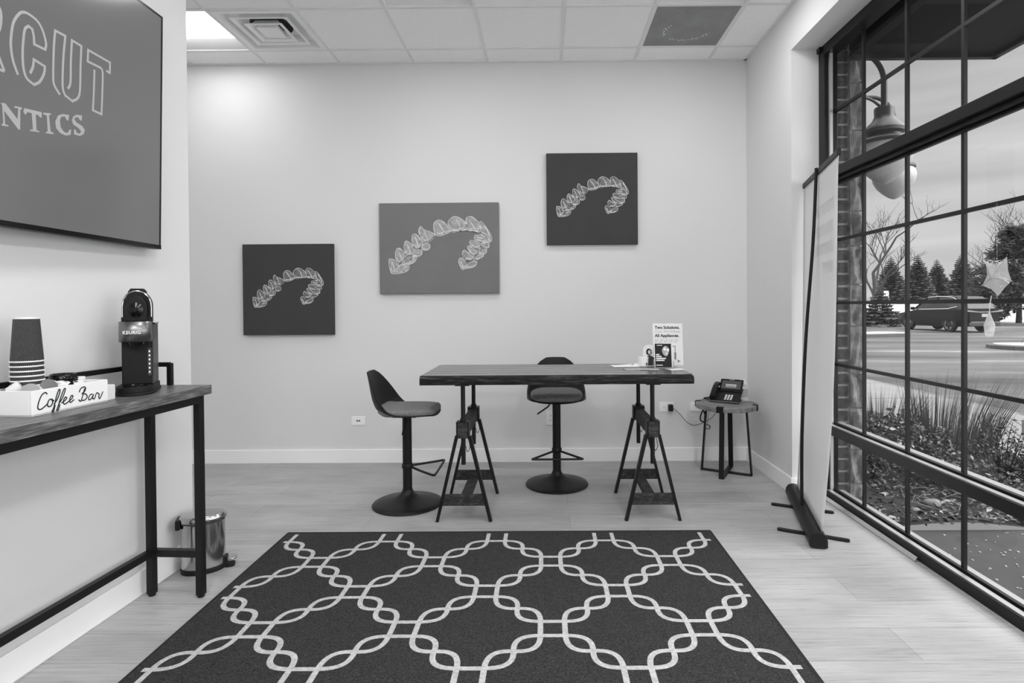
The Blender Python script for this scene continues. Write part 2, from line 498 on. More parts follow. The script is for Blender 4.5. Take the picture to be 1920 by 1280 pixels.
class MB:
    """collects shapes, then links them as ONE mesh object"""
    def __init__(s):
        s.v, s.f, s.mi = [], [], []
        s.M = None
        s.k = 0
    def add(s, vs, fs, k=None):
        n = len(s.v)
        for p in vs:
            p = Vector(p)
            if s.M is not None:
                p = s.M @ p
            s.v.append(p)
        for f in fs:
            s.f.append(tuple(n + i for i in f))
            s.mi.append(s.k if k is None else k)
        return s
    def box(s, a, b, k=None):
        x0, y0, z0 = a
        x1, y1, z1 = b
        return s.add([(x0, y0, z0), (x1, y0, z0), (x1, y1, z0), (x0, y1, z0), (x0, y0, z1), (x1, y0, z1), (x1, y1, z1), (x0, y1, z1)],
                     [(0, 3, 2, 1), (4, 5, 6, 7), (0, 1, 5, 4), (1, 2, 6, 5), (2, 3, 7, 6), (3, 0, 4, 7)], k)
    def cbox(s, c, d, k=None, rot=None):
        hx, hy, hz = d[0] / 2, d[1] / 2, d[2] / 2
        c = Vector(c)
        R = rot if rot is not None else Matrix.Identity(3)
        vs = [c + R @ Vector((sx * hx, sy * hy, sz * hz)) for sz in (-1, 1) for sx, sy in ((-1, -1), (1, -1), (1, 1), (-1, 1))]
        return s.add(vs, [(0, 3, 2, 1), (4, 5, 6, 7), (0, 1, 5, 4), (1, 2, 6, 5), (2, 3, 7, 6), (3, 0, 4, 7)], k)
    def quad(s, a, b, c, d, k=None):
        return s.add([a, b, c, d], [(0, 1, 2, 3)], k)
    def bar(s, p0, p1, w, h, up=(0, 0, 1), k=None):
        p0, p1 = Vector(p0), Vector(p1)
        d = (p1 - p0).normalized()
        u = Vector(up)
        side = d.cross(u)
        if side.length < 1e-5:
            side = d.cross(Vector((1, 0, 0)))
        side.normalize()
        u = side.cross(d).normalized()
        vs = []
        for p in (p0, p1):
            for a, b in ((-1, -1), (1, -1), (1, 1), (-1, 1)):
                vs.append(p + side * (a * w / 2) + u * (b * h / 2))
        return s.add(vs, [(3, 2, 1, 0), (4, 5, 6, 7), (0, 1, 5, 4), (1, 2, 6, 5), (2, 3, 7, 6), (3, 0, 4, 7)], k)
    def tube(s, pts, r, n=8, closed=False, cap=True, k=None):
        pts = [Vector(p) for p in pts]
        m = len(pts)
        rr = r if isinstance(r, (list, tuple)) else [r] * m
        rings = []
        prev = None
        for i, p in enumerate(pts):
            if closed:
                t = pts[(i + 1) % m] - pts[i - 1]
            else:
                t = pts[min(i + 1, m - 1)] - pts[max(i - 1, 0)]
            if t.length < 1e-9:
                t = Vector((0, 0, 1))
            t.normalize()
            if prev is None:
                a = Vector((0, 0, 1)) if abs(t.z) < 0.9 else Vector((1, 0, 0))
                u = t.cross(a).normalized()
            else:
                u = (prev - t * prev.dot(t))
                if u.length < 1e-6:
                    u = t.orthogonal()
                u.normalize()
            prev = u
            w = t.cross(u)
            rings.append([p + (u * math.cos(2 * PI * j / n) + w * math.sin(2 * PI * j / n)) * rr[i] for j in range(n)])
        vs = [q for ring in rings for q in ring]
        fs = []
        for i in range(m if closed else m - 1):
            a, b = i * n, ((i + 1) % m) * n
            for j in range(n):
                j2 = (j + 1) % n
                fs.append((a + j, a + j2, b + j2, b + j))
        if cap and not closed:
            fs.append(tuple(range(n - 1, -1, -1)))
            fs.append(tuple((m - 1) * n + j for j in range(n)))
        return s.add(vs, fs, k)
    def lathe(s, prof, n=32, c=(0, 0, 0), sx=1.0, sy=1.0, cap0=True, cap1=True, k=None):
        c = Vector(c)
        vs = []
        for r, z in prof:
            for j in range(n):
                a = 2 * PI * j / n
                vs.append(c + Vector((r * sx * math.cos(a), r * sy * math.sin(a), z)))
        fs = []
        for i in range(len(prof) - 1):
            for j in range(n):
                j2 = (j + 1) % n
                fs.append((i * n + j, i * n + j2, (i + 1) * n + j2, (i + 1) * n + j))
        if cap0:
            fs.append(tuple(range(n - 1, -1, -1)))
        if cap1:
            fs.append(tuple((len(prof) - 1) * n + j for j in range(n)))
        return s.add(vs, fs, k)
    def prism(s, poly, z0, z1, k=None, ax='z'):
        """extrude a 2-D outline; ax says which axis the extrusion runs along"""
        def P(a, b, z):
            return {'z': (a, b, z), 'x': (z, a, b), 'y': (a, z, b)}[ax]
        n = len(poly)
        vs = [P(a, b, z0) for a, b in poly] + [P(a, b, z1) for a, b in poly]
        fs = [tuple(range(n - 1, -1, -1)), tuple(range(n, 2 * n))]
        for i in range(n):
            j = (i + 1) % n
            fs.append((i, j, n + j, n + i))
        return s.add(vs, fs, k)
    def grid(s, fn, nu, nv, k=None, closed_v=False):
        vs = [fn(i / (nu - 1), j / ((nv - 1) if not closed_v else nv)) for i in range(nu) for j in range(nv)]
        fs = []
        for i in range(nu - 1):
            for j in range(nv if closed_v else nv - 1):
                j2 = (j + 1) % nv
                fs.append((i * nv + j, i * nv + j2, (i + 1) * nv + j2, (i + 1) * nv + j))
        return s.add(vs, fs, k)
    def ribbon(s, pts, w, normal, k=None, closed=False):
        pts = [Vector(p) for p in pts]
        nrm = Vector(normal).normalized()
        m = len(pts)
        vs = []
        for i, p in enumerate(pts):
            if closed:
                t = pts[(i + 1) % m] - pts[i - 1]
            else:
                t = pts[min(i + 1, m - 1)] - pts[max(i - 1, 0)]
            t.normalize()
            side = nrm.cross(t).normalized() * (w / 2)
            vs += [p - side, p + side]
        fs = []
        for i in range(m if closed else m - 1):
            a, b = 2 * i, 2 * ((i + 1) % m)
            fs.append((a, b, b + 1, a + 1))
        return s.add(vs, fs, k)
    def build(s, name, mats, parent=None, world=False, smooth=True, bevel=0.0, angle=35, recalc=True):
        me = bpy.data.meshes.new(name)
        me.from_pydata([tuple(p) for p in s.v], [], s.f)
        if not isinstance(mats, (list, tuple)):
            mats = [mats]
        for m_ in mats:
            me.materials.append(m_)
        if len(mats) > 1:
            me.polygons.foreach_set('material_index', s.mi)
        if recalc:
            bm = bmesh.new()
            bm.from_mesh(me)
            bmesh.ops.recalc_face_normals(bm, faces=bm.faces)
            bm.to_mesh(me)
            bm.free()
        if smooth:
            me.polygons.foreach_set('use_smooth', [True] * len(me.polygons))
            me.set_sharp_from_angle(angle=math.radians(angle))
        me.update()
        o = bpy.data.objects.new(name, me)
        COL.objects.link(o)
        if parent is not None:
            o.parent = parent
            if world:
                o.matrix_parent_inverse = world_of(parent).inverted()
        if bevel > 0:
            bv = o.modifiers.new('bevel', 'BEVEL')
            bv.width = bevel
            bv.segments = 2
            bv.limit_method = 'ANGLE'
            bv.angle_limit = math.radians(40)
        return o

def tag(o, label=None, cat=None, group=None, kind=None):
    if label: o['label'] = label
    if cat: o['category'] = cat
    if group: o['group'] = group
    if kind: o['kind'] = kind
    return o

def thing(name, label, cat, loc=(0, 0, 0), rz=0.0, group=None):
    o = bpy.data.objects.new(name, None)
    COL.objects.link(o)
    o.location = loc
    o.rotation_euler = (0, 0, rz)
    o.empty_display_size = 0.05
    return tag(o, label, cat, group)

def struct(o):
    o['kind'] = 'structure'
    return o

def dup(root, loc, rz=0.0, label=None):
    """a copy of a thing with copies of its parts and sub-parts"""
    def cp(o, par):
        c = o.copy()
        COL.objects.link(c)
        if par is not None:
            c.parent = par
            c.matrix_parent_inverse = o.matrix_parent_inverse.copy()
        for ch in [x for x in bpy.data.objects if x.parent == o]:
            cp(ch, c)
        return c
    r = cp(root, None)
    r.location = loc
    r.rotation_euler = (root.rotation_euler[0], root.rotation_euler[1], rz)
    if label:
        r['label'] = label
    return r

def smooth_path(ctrl, n=8, closed=False):
    """Catmull-Rom through 2-D or 3-D control points"""
    P = [Vector(c) for c in ctrl]
    m = len(P)
    out = []
    for i in range(m if closed else m - 1):
        if closed:
            p0, p1, p2, p3 = P[i - 1], P[i], P[(i + 1) % m], P[(i + 2) % m]
        else:
            p0, p1, p2, p3 = P[max(i - 1, 0)], P[i], P[i + 1], P[min(i + 2, m - 1)]
        for q in range(n):
            t = q / n
            out.append(0.5 * ((2 * p1) + (p2 - p0) * t + (2 * p0 - 5 * p1 + 4 * p2 - p3) * t * t + (3 * p1 - p0 - 3 * p2 + p3) * t ** 3))
    if not closed:
        out.append(P[-1])
    return out

def soft_corners(ctrl, n=6, corner=48):
    """smooth runs of a polyline but keep its sharp corners"""
    P = [Vector((c[0], c[1], 0)) for c in ctrl]
    cuts = [0]
    for i in range(1, len(P) - 1):
        if math.degrees((P[i] - P[i - 1]).angle(P[i + 1] - P[i])) > corner:
            cuts.append(i)
    cuts.append(len(P) - 1)
    runs = []
    for a, b_ in zip(cuts, cuts[1:]):
        seg = P[a:b_ + 1]
        runs.append(smooth_path(seg, n) if len(seg) > 2 else seg)
    return runs

def text_mesh(name, body, size, material, parent, mtx, extrude=0.0004, align='LEFT', shear=0.0, offset=0.0, space=1.0):
    cu = bpy.data.curves.new('lettering', 'FONT')
    cu.body = body
    cu.size = size
    cu.extrude = extrude
    cu.align_x = align
    cu.shear = shear
    cu.offset = offset
    cu.space_character = space
    cu.resolution_u = 3
    tmp = bpy.data.objects.new('lettering', cu)
    COL.objects.link(tmp)
    dg = bpy.context.evaluated_depsgraph_get()
    dg.update()
    me = bpy.data.meshes.new_from_object(tmp.evaluated_get(dg))
    bpy.data.objects.remove(tmp, do_unlink=True)
    bpy.data.curves.remove(cu)
    me.transform(mtx)
    me.materials.clear()
    me.materials.append(material)
    me.name = name
    o = bpy.data.objects.new(name, me)
    COL.objects.link(o)
    if parent is not None:
        o.parent = parent
    return o

def frame_mtx(origin, xdir, ydir):
    x = Vector(xdir).normalized()
    y = Vector(ydir).normalized()
    z = x.cross(y).normalized()
    m = Matrix((x, y, z)).transposed().to_4x4()
    m.translation = Vector(origin)
    return m

def rounded_rect(w, d, r, n=5, cx=0.0, cy=0.0):
    out = []
    for qx, qy, a0 in ((1, 1, 0), (-1, 1, PI / 2), (-1, -1, PI), (1, -1, 3 * PI / 2)):
        for i in range(n + 1):
            a = a0 + PI / 2 * i / n
            out.append((cx + qx * (w / 2 - r) + r * math.cos(a), cy + qy * (d / 2 - r) + r * math.sin(a)))
    return out
TV_OUTLINE = [
[(1.888,2.092),(1.872,2.128),(1.864,2.171),(1.865,2.21),(1.873,2.257),(1.892,2.294),(1.909,2.309),(1.931,2.312),(1.962,2.304),(1.982,2.281),(1.995,2.244),(1.992,2.22),(1.949,2.219),(1.947,2.246),(1.941,2.267),(1.928,2.271),(1.914,2.254),(1.908,2.211),(1.906,2.163),(1.91,2.117),(1.922,2.09),(1.949,2.079),(1.971,2.098),(1.988,2.134),(1.991,2.16),(1.948,2.166),(1.945,2.14),(1.936,2.116)],
[(2.051,2.086),(2.03,2.109),(2.025,2.14),(2.027,2.246),(2.032,2.307),(2.075,2.308),(2.067,2.222),(2.065,2.118),(2.077,2.089),(2.108,2.08),(2.132,2.1),(2.142,2.135),(2.144,2.229),(2.147,2.304),(2.104,2.306),(2.1,2.228),(2.099,2.149),(2.09,2.122)],
[(2.273,2.261),(2.288,2.26),(2.289,2.303),(2.179,2.304),(2.177,2.259),(2.239,2.261),(2.251,2.247),(2.25,2.163),(2.247,2.078),(2.204,2.079),(2.208,2.16),(2.21,2.237)]]
TV_SERIF = [
[(1.83,1.973),(1.846,1.977),(1.889,1.939),(1.891,1.976),(1.877,1.973),(1.879,1.98),(1.904,1.984),(1.905,1.978),(1.899,1.974),(1.899,1.907),(1.892,1.906),(1.842,1.951),(1.846,1.908),(1.858,1.908),(1.857,1.904),(1.834,1.9),(1.834,1.905),(1.839,1.91),(1.835,1.967)],
[(1.91,1.971),(1.913,1.985),(1.98,1.994),(1.98,1.974),(1.972,1.974),(1.966,1.979),(1.957,1.978),(1.96,1.925),(1.971,1.924),(1.971,1.92),(1.934,1.914),(1.936,1.919),(1.946,1.922),(1.941,1.977),(1.926,1.976),(1.918,1.963)],
[(1.985,1.994),(2.017,2.003),(2.016,1.997),(2.009,1.993),(2.016,1.938),(2.028,1.936),(2.028,1.931),(1.997,1.925),(1.998,1.93),(2.004,1.934),(2,1.989),(1.986,1.989)],
[(2.094,2.023),(2.091,2.001),(2.084,2),(2.076,2.011),(2.061,2.006),(2.054,1.99),(2.058,1.966),(2.073,1.953),(2.088,1.954),(2.096,1.969),(2.104,1.971),(2.101,1.951),(2.08,1.942),(2.055,1.944),(2.038,1.957),(2.035,1.98),(2.046,2.005),(2.066,2.017)],
[(2.153,2.041),(2.151,2.02),(2.143,2.02),(2.134,2.028),(2.121,2.023),(2.118,2.014),(2.128,2.006),(2.155,2.001),(2.166,1.989),(2.16,1.971),(2.143,1.96),(2.122,1.958),(2.116,1.958),(2.116,1.976),(2.123,1.978),(2.13,1.967),(2.143,1.969),(2.149,1.979),(2.138,1.987),(2.112,1.994),(2.106,2.007),(2.113,2.025),(2.129,2.036)]]
SCRIPT = [
[(1.854,1.013),(1.847,1.02),(1.834,1.013),(1.823,0.991),(1.82,0.973),(1.829,0.967),(1.844,0.974),(1.857,0.984)],
[(1.869,0.995),(1.86,0.993),(1.854,0.98),(1.857,0.972),(1.866,0.972),(1.873,0.983),(1.869,0.995),(1.878,0.986)],
[(1.877,0.976),(1.891,0.992),(1.901,1.018),(1.896,1.021),(1.887,1),(1.877,0.966),(1.87,0.954),(1.875,0.951),(1.882,0.973)],
[(1.896,0.975),(1.91,0.993),(1.921,1.019),(1.916,1.021),(1.905,0.999),(1.893,0.967),(1.887,0.953),(1.893,0.954),(1.9,0.972)],
[(1.905,0.975),(1.921,0.983),(1.926,0.99),(1.919,0.992),(1.913,0.98),(1.916,0.969),(1.928,0.973)],
[(1.928,0.973),(1.945,0.983),(1.95,0.992),(1.944,0.994),(1.937,0.982),(1.94,0.971),(1.955,0.979)],
[(1.998,1.012),(1.984,0.972),(1.977,0.97),(1.973,0.976)],
[(1.975,1.001),(1.983,1.014),(1.998,1.017),(2.002,1.009),(1.995,0.998),(1.987,0.995),(2.003,0.99),(2.008,0.979),(1.997,0.97),(1.984,0.971)],
[(2.031,0.986),(2.021,0.985),(2.014,0.974),(2.018,0.967),(2.028,0.973),(2.035,0.985),(2.031,0.971),(2.039,0.967)],
[(2.039,0.967),(2.047,0.985),(2.052,0.987),(2.06,0.981),(2.058,0.971),(2.063,0.965),(2.077,0.989)]]

# ------------------------------------------------------------------ the room
XR, YB, XL, YL_END = 1.69, 4.658, -1.845, 2.885
ROOM_L, ROOM_F = -5.0, -4.2
WIN_Y1, WIN_Y0, WIN_TOP = 3.82, -0.6, 3.02
GLASS_X, FRAME_X = 1.95, 1.875
def left_x(y):                       # the left partition is not quite square to the back wall
    return -1.839 + 0.038 * (y - 2.6)

b = MB().box((ROOM_L, ROOM_F, -0.12), (1.97, YB, 0.0))
struct(b.build('floor', M['floor'], smooth=False))

# ceiling: lay-in tiles as one sheet with openings where fixtures sit
special = {(0, 0), (-1, 0), (5, 0)} | {(i, j) for i, j, _ in LIGHT_CELLS}
b = MB()
zt = CEIL + 0.006
i0, i1 = -5, 6
for j in range(-1, 15):
    y1 = YB if j == -1 else GY0 - j * T
    y0 = GY0 if j == -1 else GY0 - (j + 1) * T
    y0 = max(y0, ROOM_F)
    if y1 <= ROOM_F:
        continue
    for i in range(i0, i1 + 1):
        if (i, j) in special:
            continue
        x0 = max(GX0 + i * T, ROOM_L)
        x1 = min(GX0 + (i + 1) * T, 1.72)
        if x1 > x0:
            b.quad((x0, y0, zt), (x1, y0, zt), (x1, y1, zt), (x0, y1, zt))
struct(b.build('ceiling', M['ceil'], smooth=False, recalc=False))
b = MB().box((ROOM_L - 0.1, ROOM_F - 0.1, CEIL + 0.25), (2.05, YB + 0.1, CEIL + 0.33))
struct(b.build('ceiling', M['ceil'], smooth=False))

b = MB()
for i in range(i0, i1 + 1):
    x = GX0 + i * T
    if x > ROOM_L and x < XR:
        b.box((x - 0.012, ROOM_F, CEIL), (x + 0.012, YB, CEIL + 0.02))
for j in range(0, 15):
    y = GY0 - j * T
    if y > ROOM_F:
        b.box((ROOM_L, y - 0.012, CEIL + 0.0005), (XR, y + 0.012, CEIL + 0.02))
b.box((ROOM_L, YB - 0.022, CEIL - 0.001), (XR, YB, CEIL + 0.02))
b.box((XR - 0.02, ROOM_F, CEIL - 0.001), (XR, YB, CEIL + 0.02))
struct(b.build('trim_1', M['grid'], smooth=False))

b = MB().box((ROOM_L - 0.12, YB, -0.12), (2.05, YB + 0.15, CEIL + 0.25))
struct(b.build('wall_back', M['wall'], smooth=False))
b = MB()
b.box((XR, WIN_Y1, -0.12), (2.0, YB, CEIL + 0.25))
b.box((XR, ROOM_F, WIN_TOP), (2.0, WIN_Y1, CEIL + 0.25))
b.box((XR, ROOM_F, -0.12), (2.0, WIN_Y0, WIN_TOP))
struct(b.build('wall_right', M['wall'], smooth=False))
b = MB()
b.prism([(left_x(ROOM_F), ROOM_F), (left_x(YL_END), YL_END), (left_x(YL_END) - 0.13, YL_END), (left_x(ROOM_F) - 0.13, ROOM_F)], 0, CEIL + 0.25)
struct(b.build('wall_left', M['wall'], smooth=False))
b = MB().box((ROOM_L - 0.12, ROOM_F, -0.12), (ROOM_L, YB, CEIL + 0.25))
struct(b.build('wall_far_left', M['wall'], smooth=False))
b = MB().box((ROOM_L - 0.12, ROOM_F - 0.12, -0.12), (2.05, ROOM_F, CEIL + 0.25))
struct(b.build('wall_front', M['wall'], smooth=False))

BBH, BBT = 0.112, 0.014
struct(MB().box((ROOM_L, YB - BBT, 0), (XR, YB, BBH)).build('baseboard_back', M['trim'], bevel=0.003, smooth=False))
b = MB().box((XR - BBT, WIN_Y1 - BBT, 0), (XR, YB - BBT, BBH)).box((XR, WIN_Y1 - BBT, 0), (1.865, WIN_Y1, BBH))
struct(b.build('baseboard_right', M['trim'], bevel=0.003, smooth=False))
b = MB()
t_ = BBT
b.prism([(left_x(ROOM_F) + t_, ROOM_F), (left_x(YL_END) + t_, YL_END + t_), (left_x(YL_END) - 0.13, YL_END + t_), (left_x(YL_END) - 0.13, YL_END),
         (left_x(YL_END), YL_END), (left_x(ROOM_F), ROOM_F)], 0, BBH)
struct(b.build('baseboard_left', M['trim'], bevel=0.003, smooth=False))

# ------------------------------------------------------------------ window wall
win = bpy.data.objects.new('window_1', None)
COL.objects.link(win)
win.location = (FRAME_X, WIN_Y1, 0)
struct(win)
X0, X1, XS = FRAME_X, 1.966, 2.0
b = MB()
b.box((X0, 3.745, 0.0), (X1, WIN_Y1, WIN_TOP))                      # jamb beside the pier
b.box((X0 - 0.015, 3.775, 2.985), (X1, WIN_Y1 - 0.001, WIN_TOP - 0.001))
b.box((X0, WIN_Y0, 2.955), (X1, 3.745, WIN_TOP))                    # head
b.box((X0, WIN_Y0, 0.0), (X1, WIN_Y0 + 0.07, 2.955))
b.box((X0, 1.62, 0.0), (X1, 1.68, 2.955))                           # next mullion, outside the photograph
b.build('frame', M['bronze'], win, world=True, bevel=0.004, smooth=False)
b = MB().box((X0, WIN_Y0 + 0.07, 2.118), (X1, 3.745, 2.176))
b.box((X0 + 0.03, WIN_Y0 + 0.07, 2.098), (X1 - 0.004, 3.745, 2.118))
b.box((GLASS_X - 0.012, WIN_Y0 + 0.07, 2.083), (GLASS_X + 0.012, 3.745, 2.098))
b.build('upper_rail', M['bronze'], win, world=True, bevel=0.003, smooth=False)
b = MB().box((X0, WIN_Y0 + 0.07, 0.436), (X1, 3.745, 0.494))
b.build('lower_rail', M['bronze'], win, world=True, bevel=0.003, smooth=False)
b = MB().box((X0, WIN_Y0 + 0.07, 0.0), (X1, 3.745, 0.052))
b.build('bottom_rail', M['bronze'], win, world=True, bevel=0.003, smooth=False)
# bright ledges where the glass meets the rails
for z in (0.494, 0.052):
    b = MB().box((X0 + 0.012, WIN_Y0 + 0.07, z), (X0 + 0.040, 3.745, z + 0.004))
    b.box((GLASS_X + 0.008, WIN_Y0 + 0.07, z), (XS, 3.745, z + 0.010 if z > 0.1 else z - 0.01))
    b.build('glazing_ledge', M['ledge'], win, world=True, smooth=False)
    b = MB().box((X0 + 0.052, WIN_Y0 + 0.07, z), (GLASS_X - 0.004, 3.745, z + 0.014))
    b.build('glazing_bead', M['bronze'], win, world=True, smooth=False)
b = MB().box((X0 + 0.03, 3.728, 0.056), (X0 + 0.05, 3.745, 2.955))
b.build('glazing_strip', M['ledge'], win, world=True, smooth=False)
for z0, z1 in ((0.056, 0.436), (0.498, 2.085), (2.176, 2.955)):
    b = MB().quad((GLASS_X, WIN_Y0 + 0.07, z0), (GLASS_X, 3.745, z0), (GLASS_X, 3.745, z1), (GLASS_X, WIN_Y0 + 0.07, z1))
    b.build('pane', M['glass'], win, world=True, smooth=False, recalc=False)
b = MB()
for k in range(9):
    y = 3.414 - 0.405 * k
    for z0, z1 in ((0.056, 0.436), (0.498, 2.085), (2.176, 2.955)):
        b.box((GLASS_X - 0.008, y - 0.0095, z0), (GLASS_X + 0.008, y + 0.0095, z1))
for z in (0.894, 1.303, 1.719, 2.575):
    b.box((GLASS_X - 0.009, WIN_Y0 + 0.07, z - 0.0095), (GLASS_X + 0.007, 3.745, z + 0.0095))
b.build('muntin_grid', M['muntin'], win, world=True, smooth=False)
# loose metal strip on the floor along the first part of the sill
b = MB().prism([(0, 0), (0.024, 0), (0.024, 0.020), (0.014, 0.024), (0, 0.006)], 2.80, 3.75, ax='y')
b.M = None
o = b.build('trim_2', M['steel'], smooth=False)
o.location = (1.850, 0, 0)
struct(o)
# faded decal on the lower pane
dc = thing('window_decal', 'small faded grey bell decal stuck on window glass near the right edge', 'decal', (GLASS_X - 0.003, 2.27, 0.76))
Xd = GLASS_X - 0.0025
b = MB()
b.prism([(2.262, 0.765), (2.288, 0.765), (2.288, 0.805), (2.281, 0.812), (2.268, 0.812), (2.262, 0.805)], Xd - 0.0005, Xd, ax='x')
b.prism([(2.258, 0.809), (2.292, 0.809), (2.284, 0.818), (2.266, 0.818)], Xd - 0.0006, Xd, ax='x')
b.build('bell_mark', M['inkg'], dc, world=True, smooth=False)
for body, z, sz in (('PLEASE', 0.836, 0.015), ('RING', 0.743, 0.018)):
    o = text_mesh('lettering', body, sz, M['inkg'], None, frame_mtx((Xd - 0.0003, 2.2775, z), (0, -1, 0), (0, 0, 1)), 0.0002, 'CENTER')
    o.parent = dc
    o.matrix_parent_inverse = world_of(dc).inverted()

# ------------------------------------------------------------------ ceiling fixtures
def cell_name(i, j): return cell(i, j)
def troffer(i, j, label, lens, group=None):
    x, y = cell(i, j)
    t = thing('ceiling_light', label, 'light', (x + T / 2, y + T / 2, CEIL), 0, group)
    g = 0.013
    b = MB()
    a0, a1 = -T / 2 + g, T / 2 - g
    zt_ = 0.085
    b.quad((a0, a0, zt_), (a1, a0, zt_), (a1, a1, zt_), (a0, a1, zt_))
    for (p, q) in (((a0, a0), (a1, a0)), ((a1, a0), (a1, a1)), ((a1, a1), (a0, a1)), ((a0, a1), (a0, a0))):
        b.quad((p[0], p[1], 0.004), (q[0], q[1], 0.004), (q[0], q[1], zt_), (p[0], p[1], zt_))
    b.build('housing', M['baffle'], t, smooth=False, recalc=False)
    b = MB()
    for s in (-1, 1):                                   # curved white reflector wings either side of the lens
        def fn(u, v, s=s):
            xx = a0 + (a1 - a0) * v
            yy = s * (0.10 + (a1 - 0.10) * u)
            return (xx, yy, 0.010 + 0.058 * math.cos(u * PI / 2))
        b.grid(fn, 8, 2)
    b.build('reflector', M['baffle'], t)
    b = MB().box((a0, -0.10, 0.006), (a1, 0.10, 0.016))
    b.build('lens', lens, t, smooth=False)
    return t
troffer(-1, 0, 'lit recessed ceiling light at left, beside the square air diffuser', M['lens'])
troffer(2, 1, 'recessed ceiling light cut by the top of the photo, left of centre', M['lens_dim'])
troffer(5, 1, 'recessed ceiling light behind the dark grille, cut by the photo top', M['lens_dim'])
LIT_LABELS = {(2, 4): 'ceiling light left of the rug, second row from the back',}
for i, j, _p in LIGHT_CELLS[3:]:
    troffer(i, j, 'recessed ceiling light of the rows overhead, outside the photo', M['lens'], 'recessed lights overhead out of view')

# square louvred supply diffuser
x, y = cell(0, 0)
df = thing('air_diffuser', 'white square stepped air diffuser in the ceiling, left of centre', 'vent', (x + T / 2, y + T / 2, CEIL))
hw = T / 2 - 0.013
b = MB()
b.box((-hw, -hw, 0.052), (hw, hw, 0.057))
b.build('back_pan', M['diffuser'], df, smooth=False)
b = MB()
b.lathe([(0.145, 0.051), (0.145, 0.046)], 28, (0, 0, 0), cap0=False, cap1=True)
b.build('duct_opening', M['hole'], df)
def sq_ring(b, r0, z0, r1, z1):
    c0 = [(-r0, -r0), (r0, -r0), (r0, r0), (-r0, r0)]
    c1 = [(-r1, -r1), (r1, -r1), (r1, r1), (-r1, r1)]
    for k in range(4):
        k2 = (k + 1) % 4
        b.quad((*c0[k], z0), (*c0[k2], z0), (*c1[k2], z1), (*c1[k], z1))
b = MB()
sq_ring(b, hw, -0.002, hw - 0.035, -0.002)
sq_ring(b, hw - 0.035, -0.002, hw - 0.050, 0.052)
sq_ring(b, hw, -0.002, hw, 0.05)
b.build('rim', M['diffuser'], df, smooth=False, recalc=False)
for r_, z_ in ((0.205, 0.012), (0.135, 0.004)):
    b = MB()
    sq_ring(b, r_, z_ - 0.014, r_ - 0.028, z_ - 0.008)
    sq_ring(b, r_ - 0.028, z_ - 0.008, r_ - 0.055, z_ + 0.040)
    sq_ring(b, r_, z_ - 0.014, r_ - 0.004, z_ - 0.006)
    b.build('louver', M['diffuser'], df, smooth=False, recalc=False)
b = MB()
sq_ring(b, 0.075, -0.008, 0.065, 0.03)
b.quad((-0.075, -0.075, -0.008), (0.075, -0.075, -0.008), (0.075, 0.075, -0.008), (-0.075, 0.075, -0.008))
b.build('center_plate', M['diffuser'], df, smooth=False, recalc=False)

x, y = cell(5, 0)
rg = thing('return_grille', 'dark perforated return air panel in the ceiling near the window', 'vent', (x + T / 2, y + T / 2, CEIL))
MB().box((-hw, -hw, 0.004), (hw, hw, 0.012)).build('perforated_panel', M['perf'], rg, smooth=False)
b = MB()
sq_ring(b, hw + 0.004, -0.001, hw - 0.006, 0.003)
b.build('rim', M['grid'], rg, smooth=False, recalc=False)
b = MB()
for k in range(34):                                     # ragged ring of dust caught by the duct collar
    a = -0.5 + k / 33 * 3.6 + PI * 0.95
    if k == 11:
        b.build('dust_arc', M['grid'], rg, smooth=False)
        b = MB()
    if 10 < k < 15:
        continue
    rr = 0.16 + 0.008 * math.sin(k * 2.7)
    b.cbox((rr * 1.05 * math.cos(a), 0.06 - rr * math.sin(a) * 0.85, 0.0035), (0.012 + 0.006 * math.sin(k * 5.1), 0.006, 0.001),
           rot=Matrix.Rotation(a + 1.0, 3, 'Z'))
b.build('dust_arc', M['grid'], rg, smooth=False)

# ------------------------------------------------------------------ television
tv = thing('television', 'large wall mounted television showing pale outlined lettering on grey', 'television', (-1.81, 1.65, 1.56))
TVX_B, TVX_T, TZ0, TZ1, TY0, TY1 = -1.783, -1.758, 1.572, 2.648, 0.70, 2.602
def tvp(y, z, off=0.0):
    t_ = (z - TZ0) / (TZ1 - TZ0)
    return Vector((TVX_B + (TVX_T - TVX_B) * t_ + off, y, z))
def tvbox(b, y0, y1, z0, z1, o0, o1):
    vs = [tvp(y, z, o) for o in (o0, o1) for y, z in ((y0, z0), (y1, z0), (y1, z1), (y0, z1))]
    b.add(vs, [(0, 3, 2, 1), (4, 5, 6, 7), (0, 1, 5, 4), (1, 2, 6, 5), (2, 3, 7, 6), (3, 0, 4, 7)])
b = MB()
tvbox(b, TY0, TY1, TZ0, TZ1, -0.030, -0.003)
tvbox(b, TY0 + 0.25, TY1 - 0.25, TZ0 + 0.06, TZ1 - 0.3, -0.055, -0.030)
b.build('case', M['blackm'], tv, world=True, smooth=False, bevel=0.003)
b = MB()
tvbox(b, TY0, TY1, TZ0, TZ0 + 0.019, -0.003, 0.003)
tvbox(b, TY0, TY1, TZ1 - 0.009, TZ1, -0.003, 0.001)
tvbox(b, TY0, TY0 + 0.009, TZ0 + 0.014, TZ1 - 0.009, -0.003, 0.001)
tvbox(b, TY1 - 0.009, TY1, TZ0 + 0.014, TZ1 - 0.009, -0.003, 0.001)
b.build('bezel', M['blackg'], tv, world=True, smooth=False)
b = MB()
tvbox(b, TY0 + 0.009, TY1 - 0.009, TZ0 + 0.014, TZ1 - 0.009, -0.003, -0.0005)
b.build('screen', M['screen'], tv, world=True, smooth=False)
b = MB().box((left_x(2.1) + 0.001, 1.4, 1.85), (-1.80, 2.1, 2.3))
b.build('wall_bracket', M['blackm'], tv, world=True, smooth=False)
TVN = (1, 0, -0.023)
b = MB()
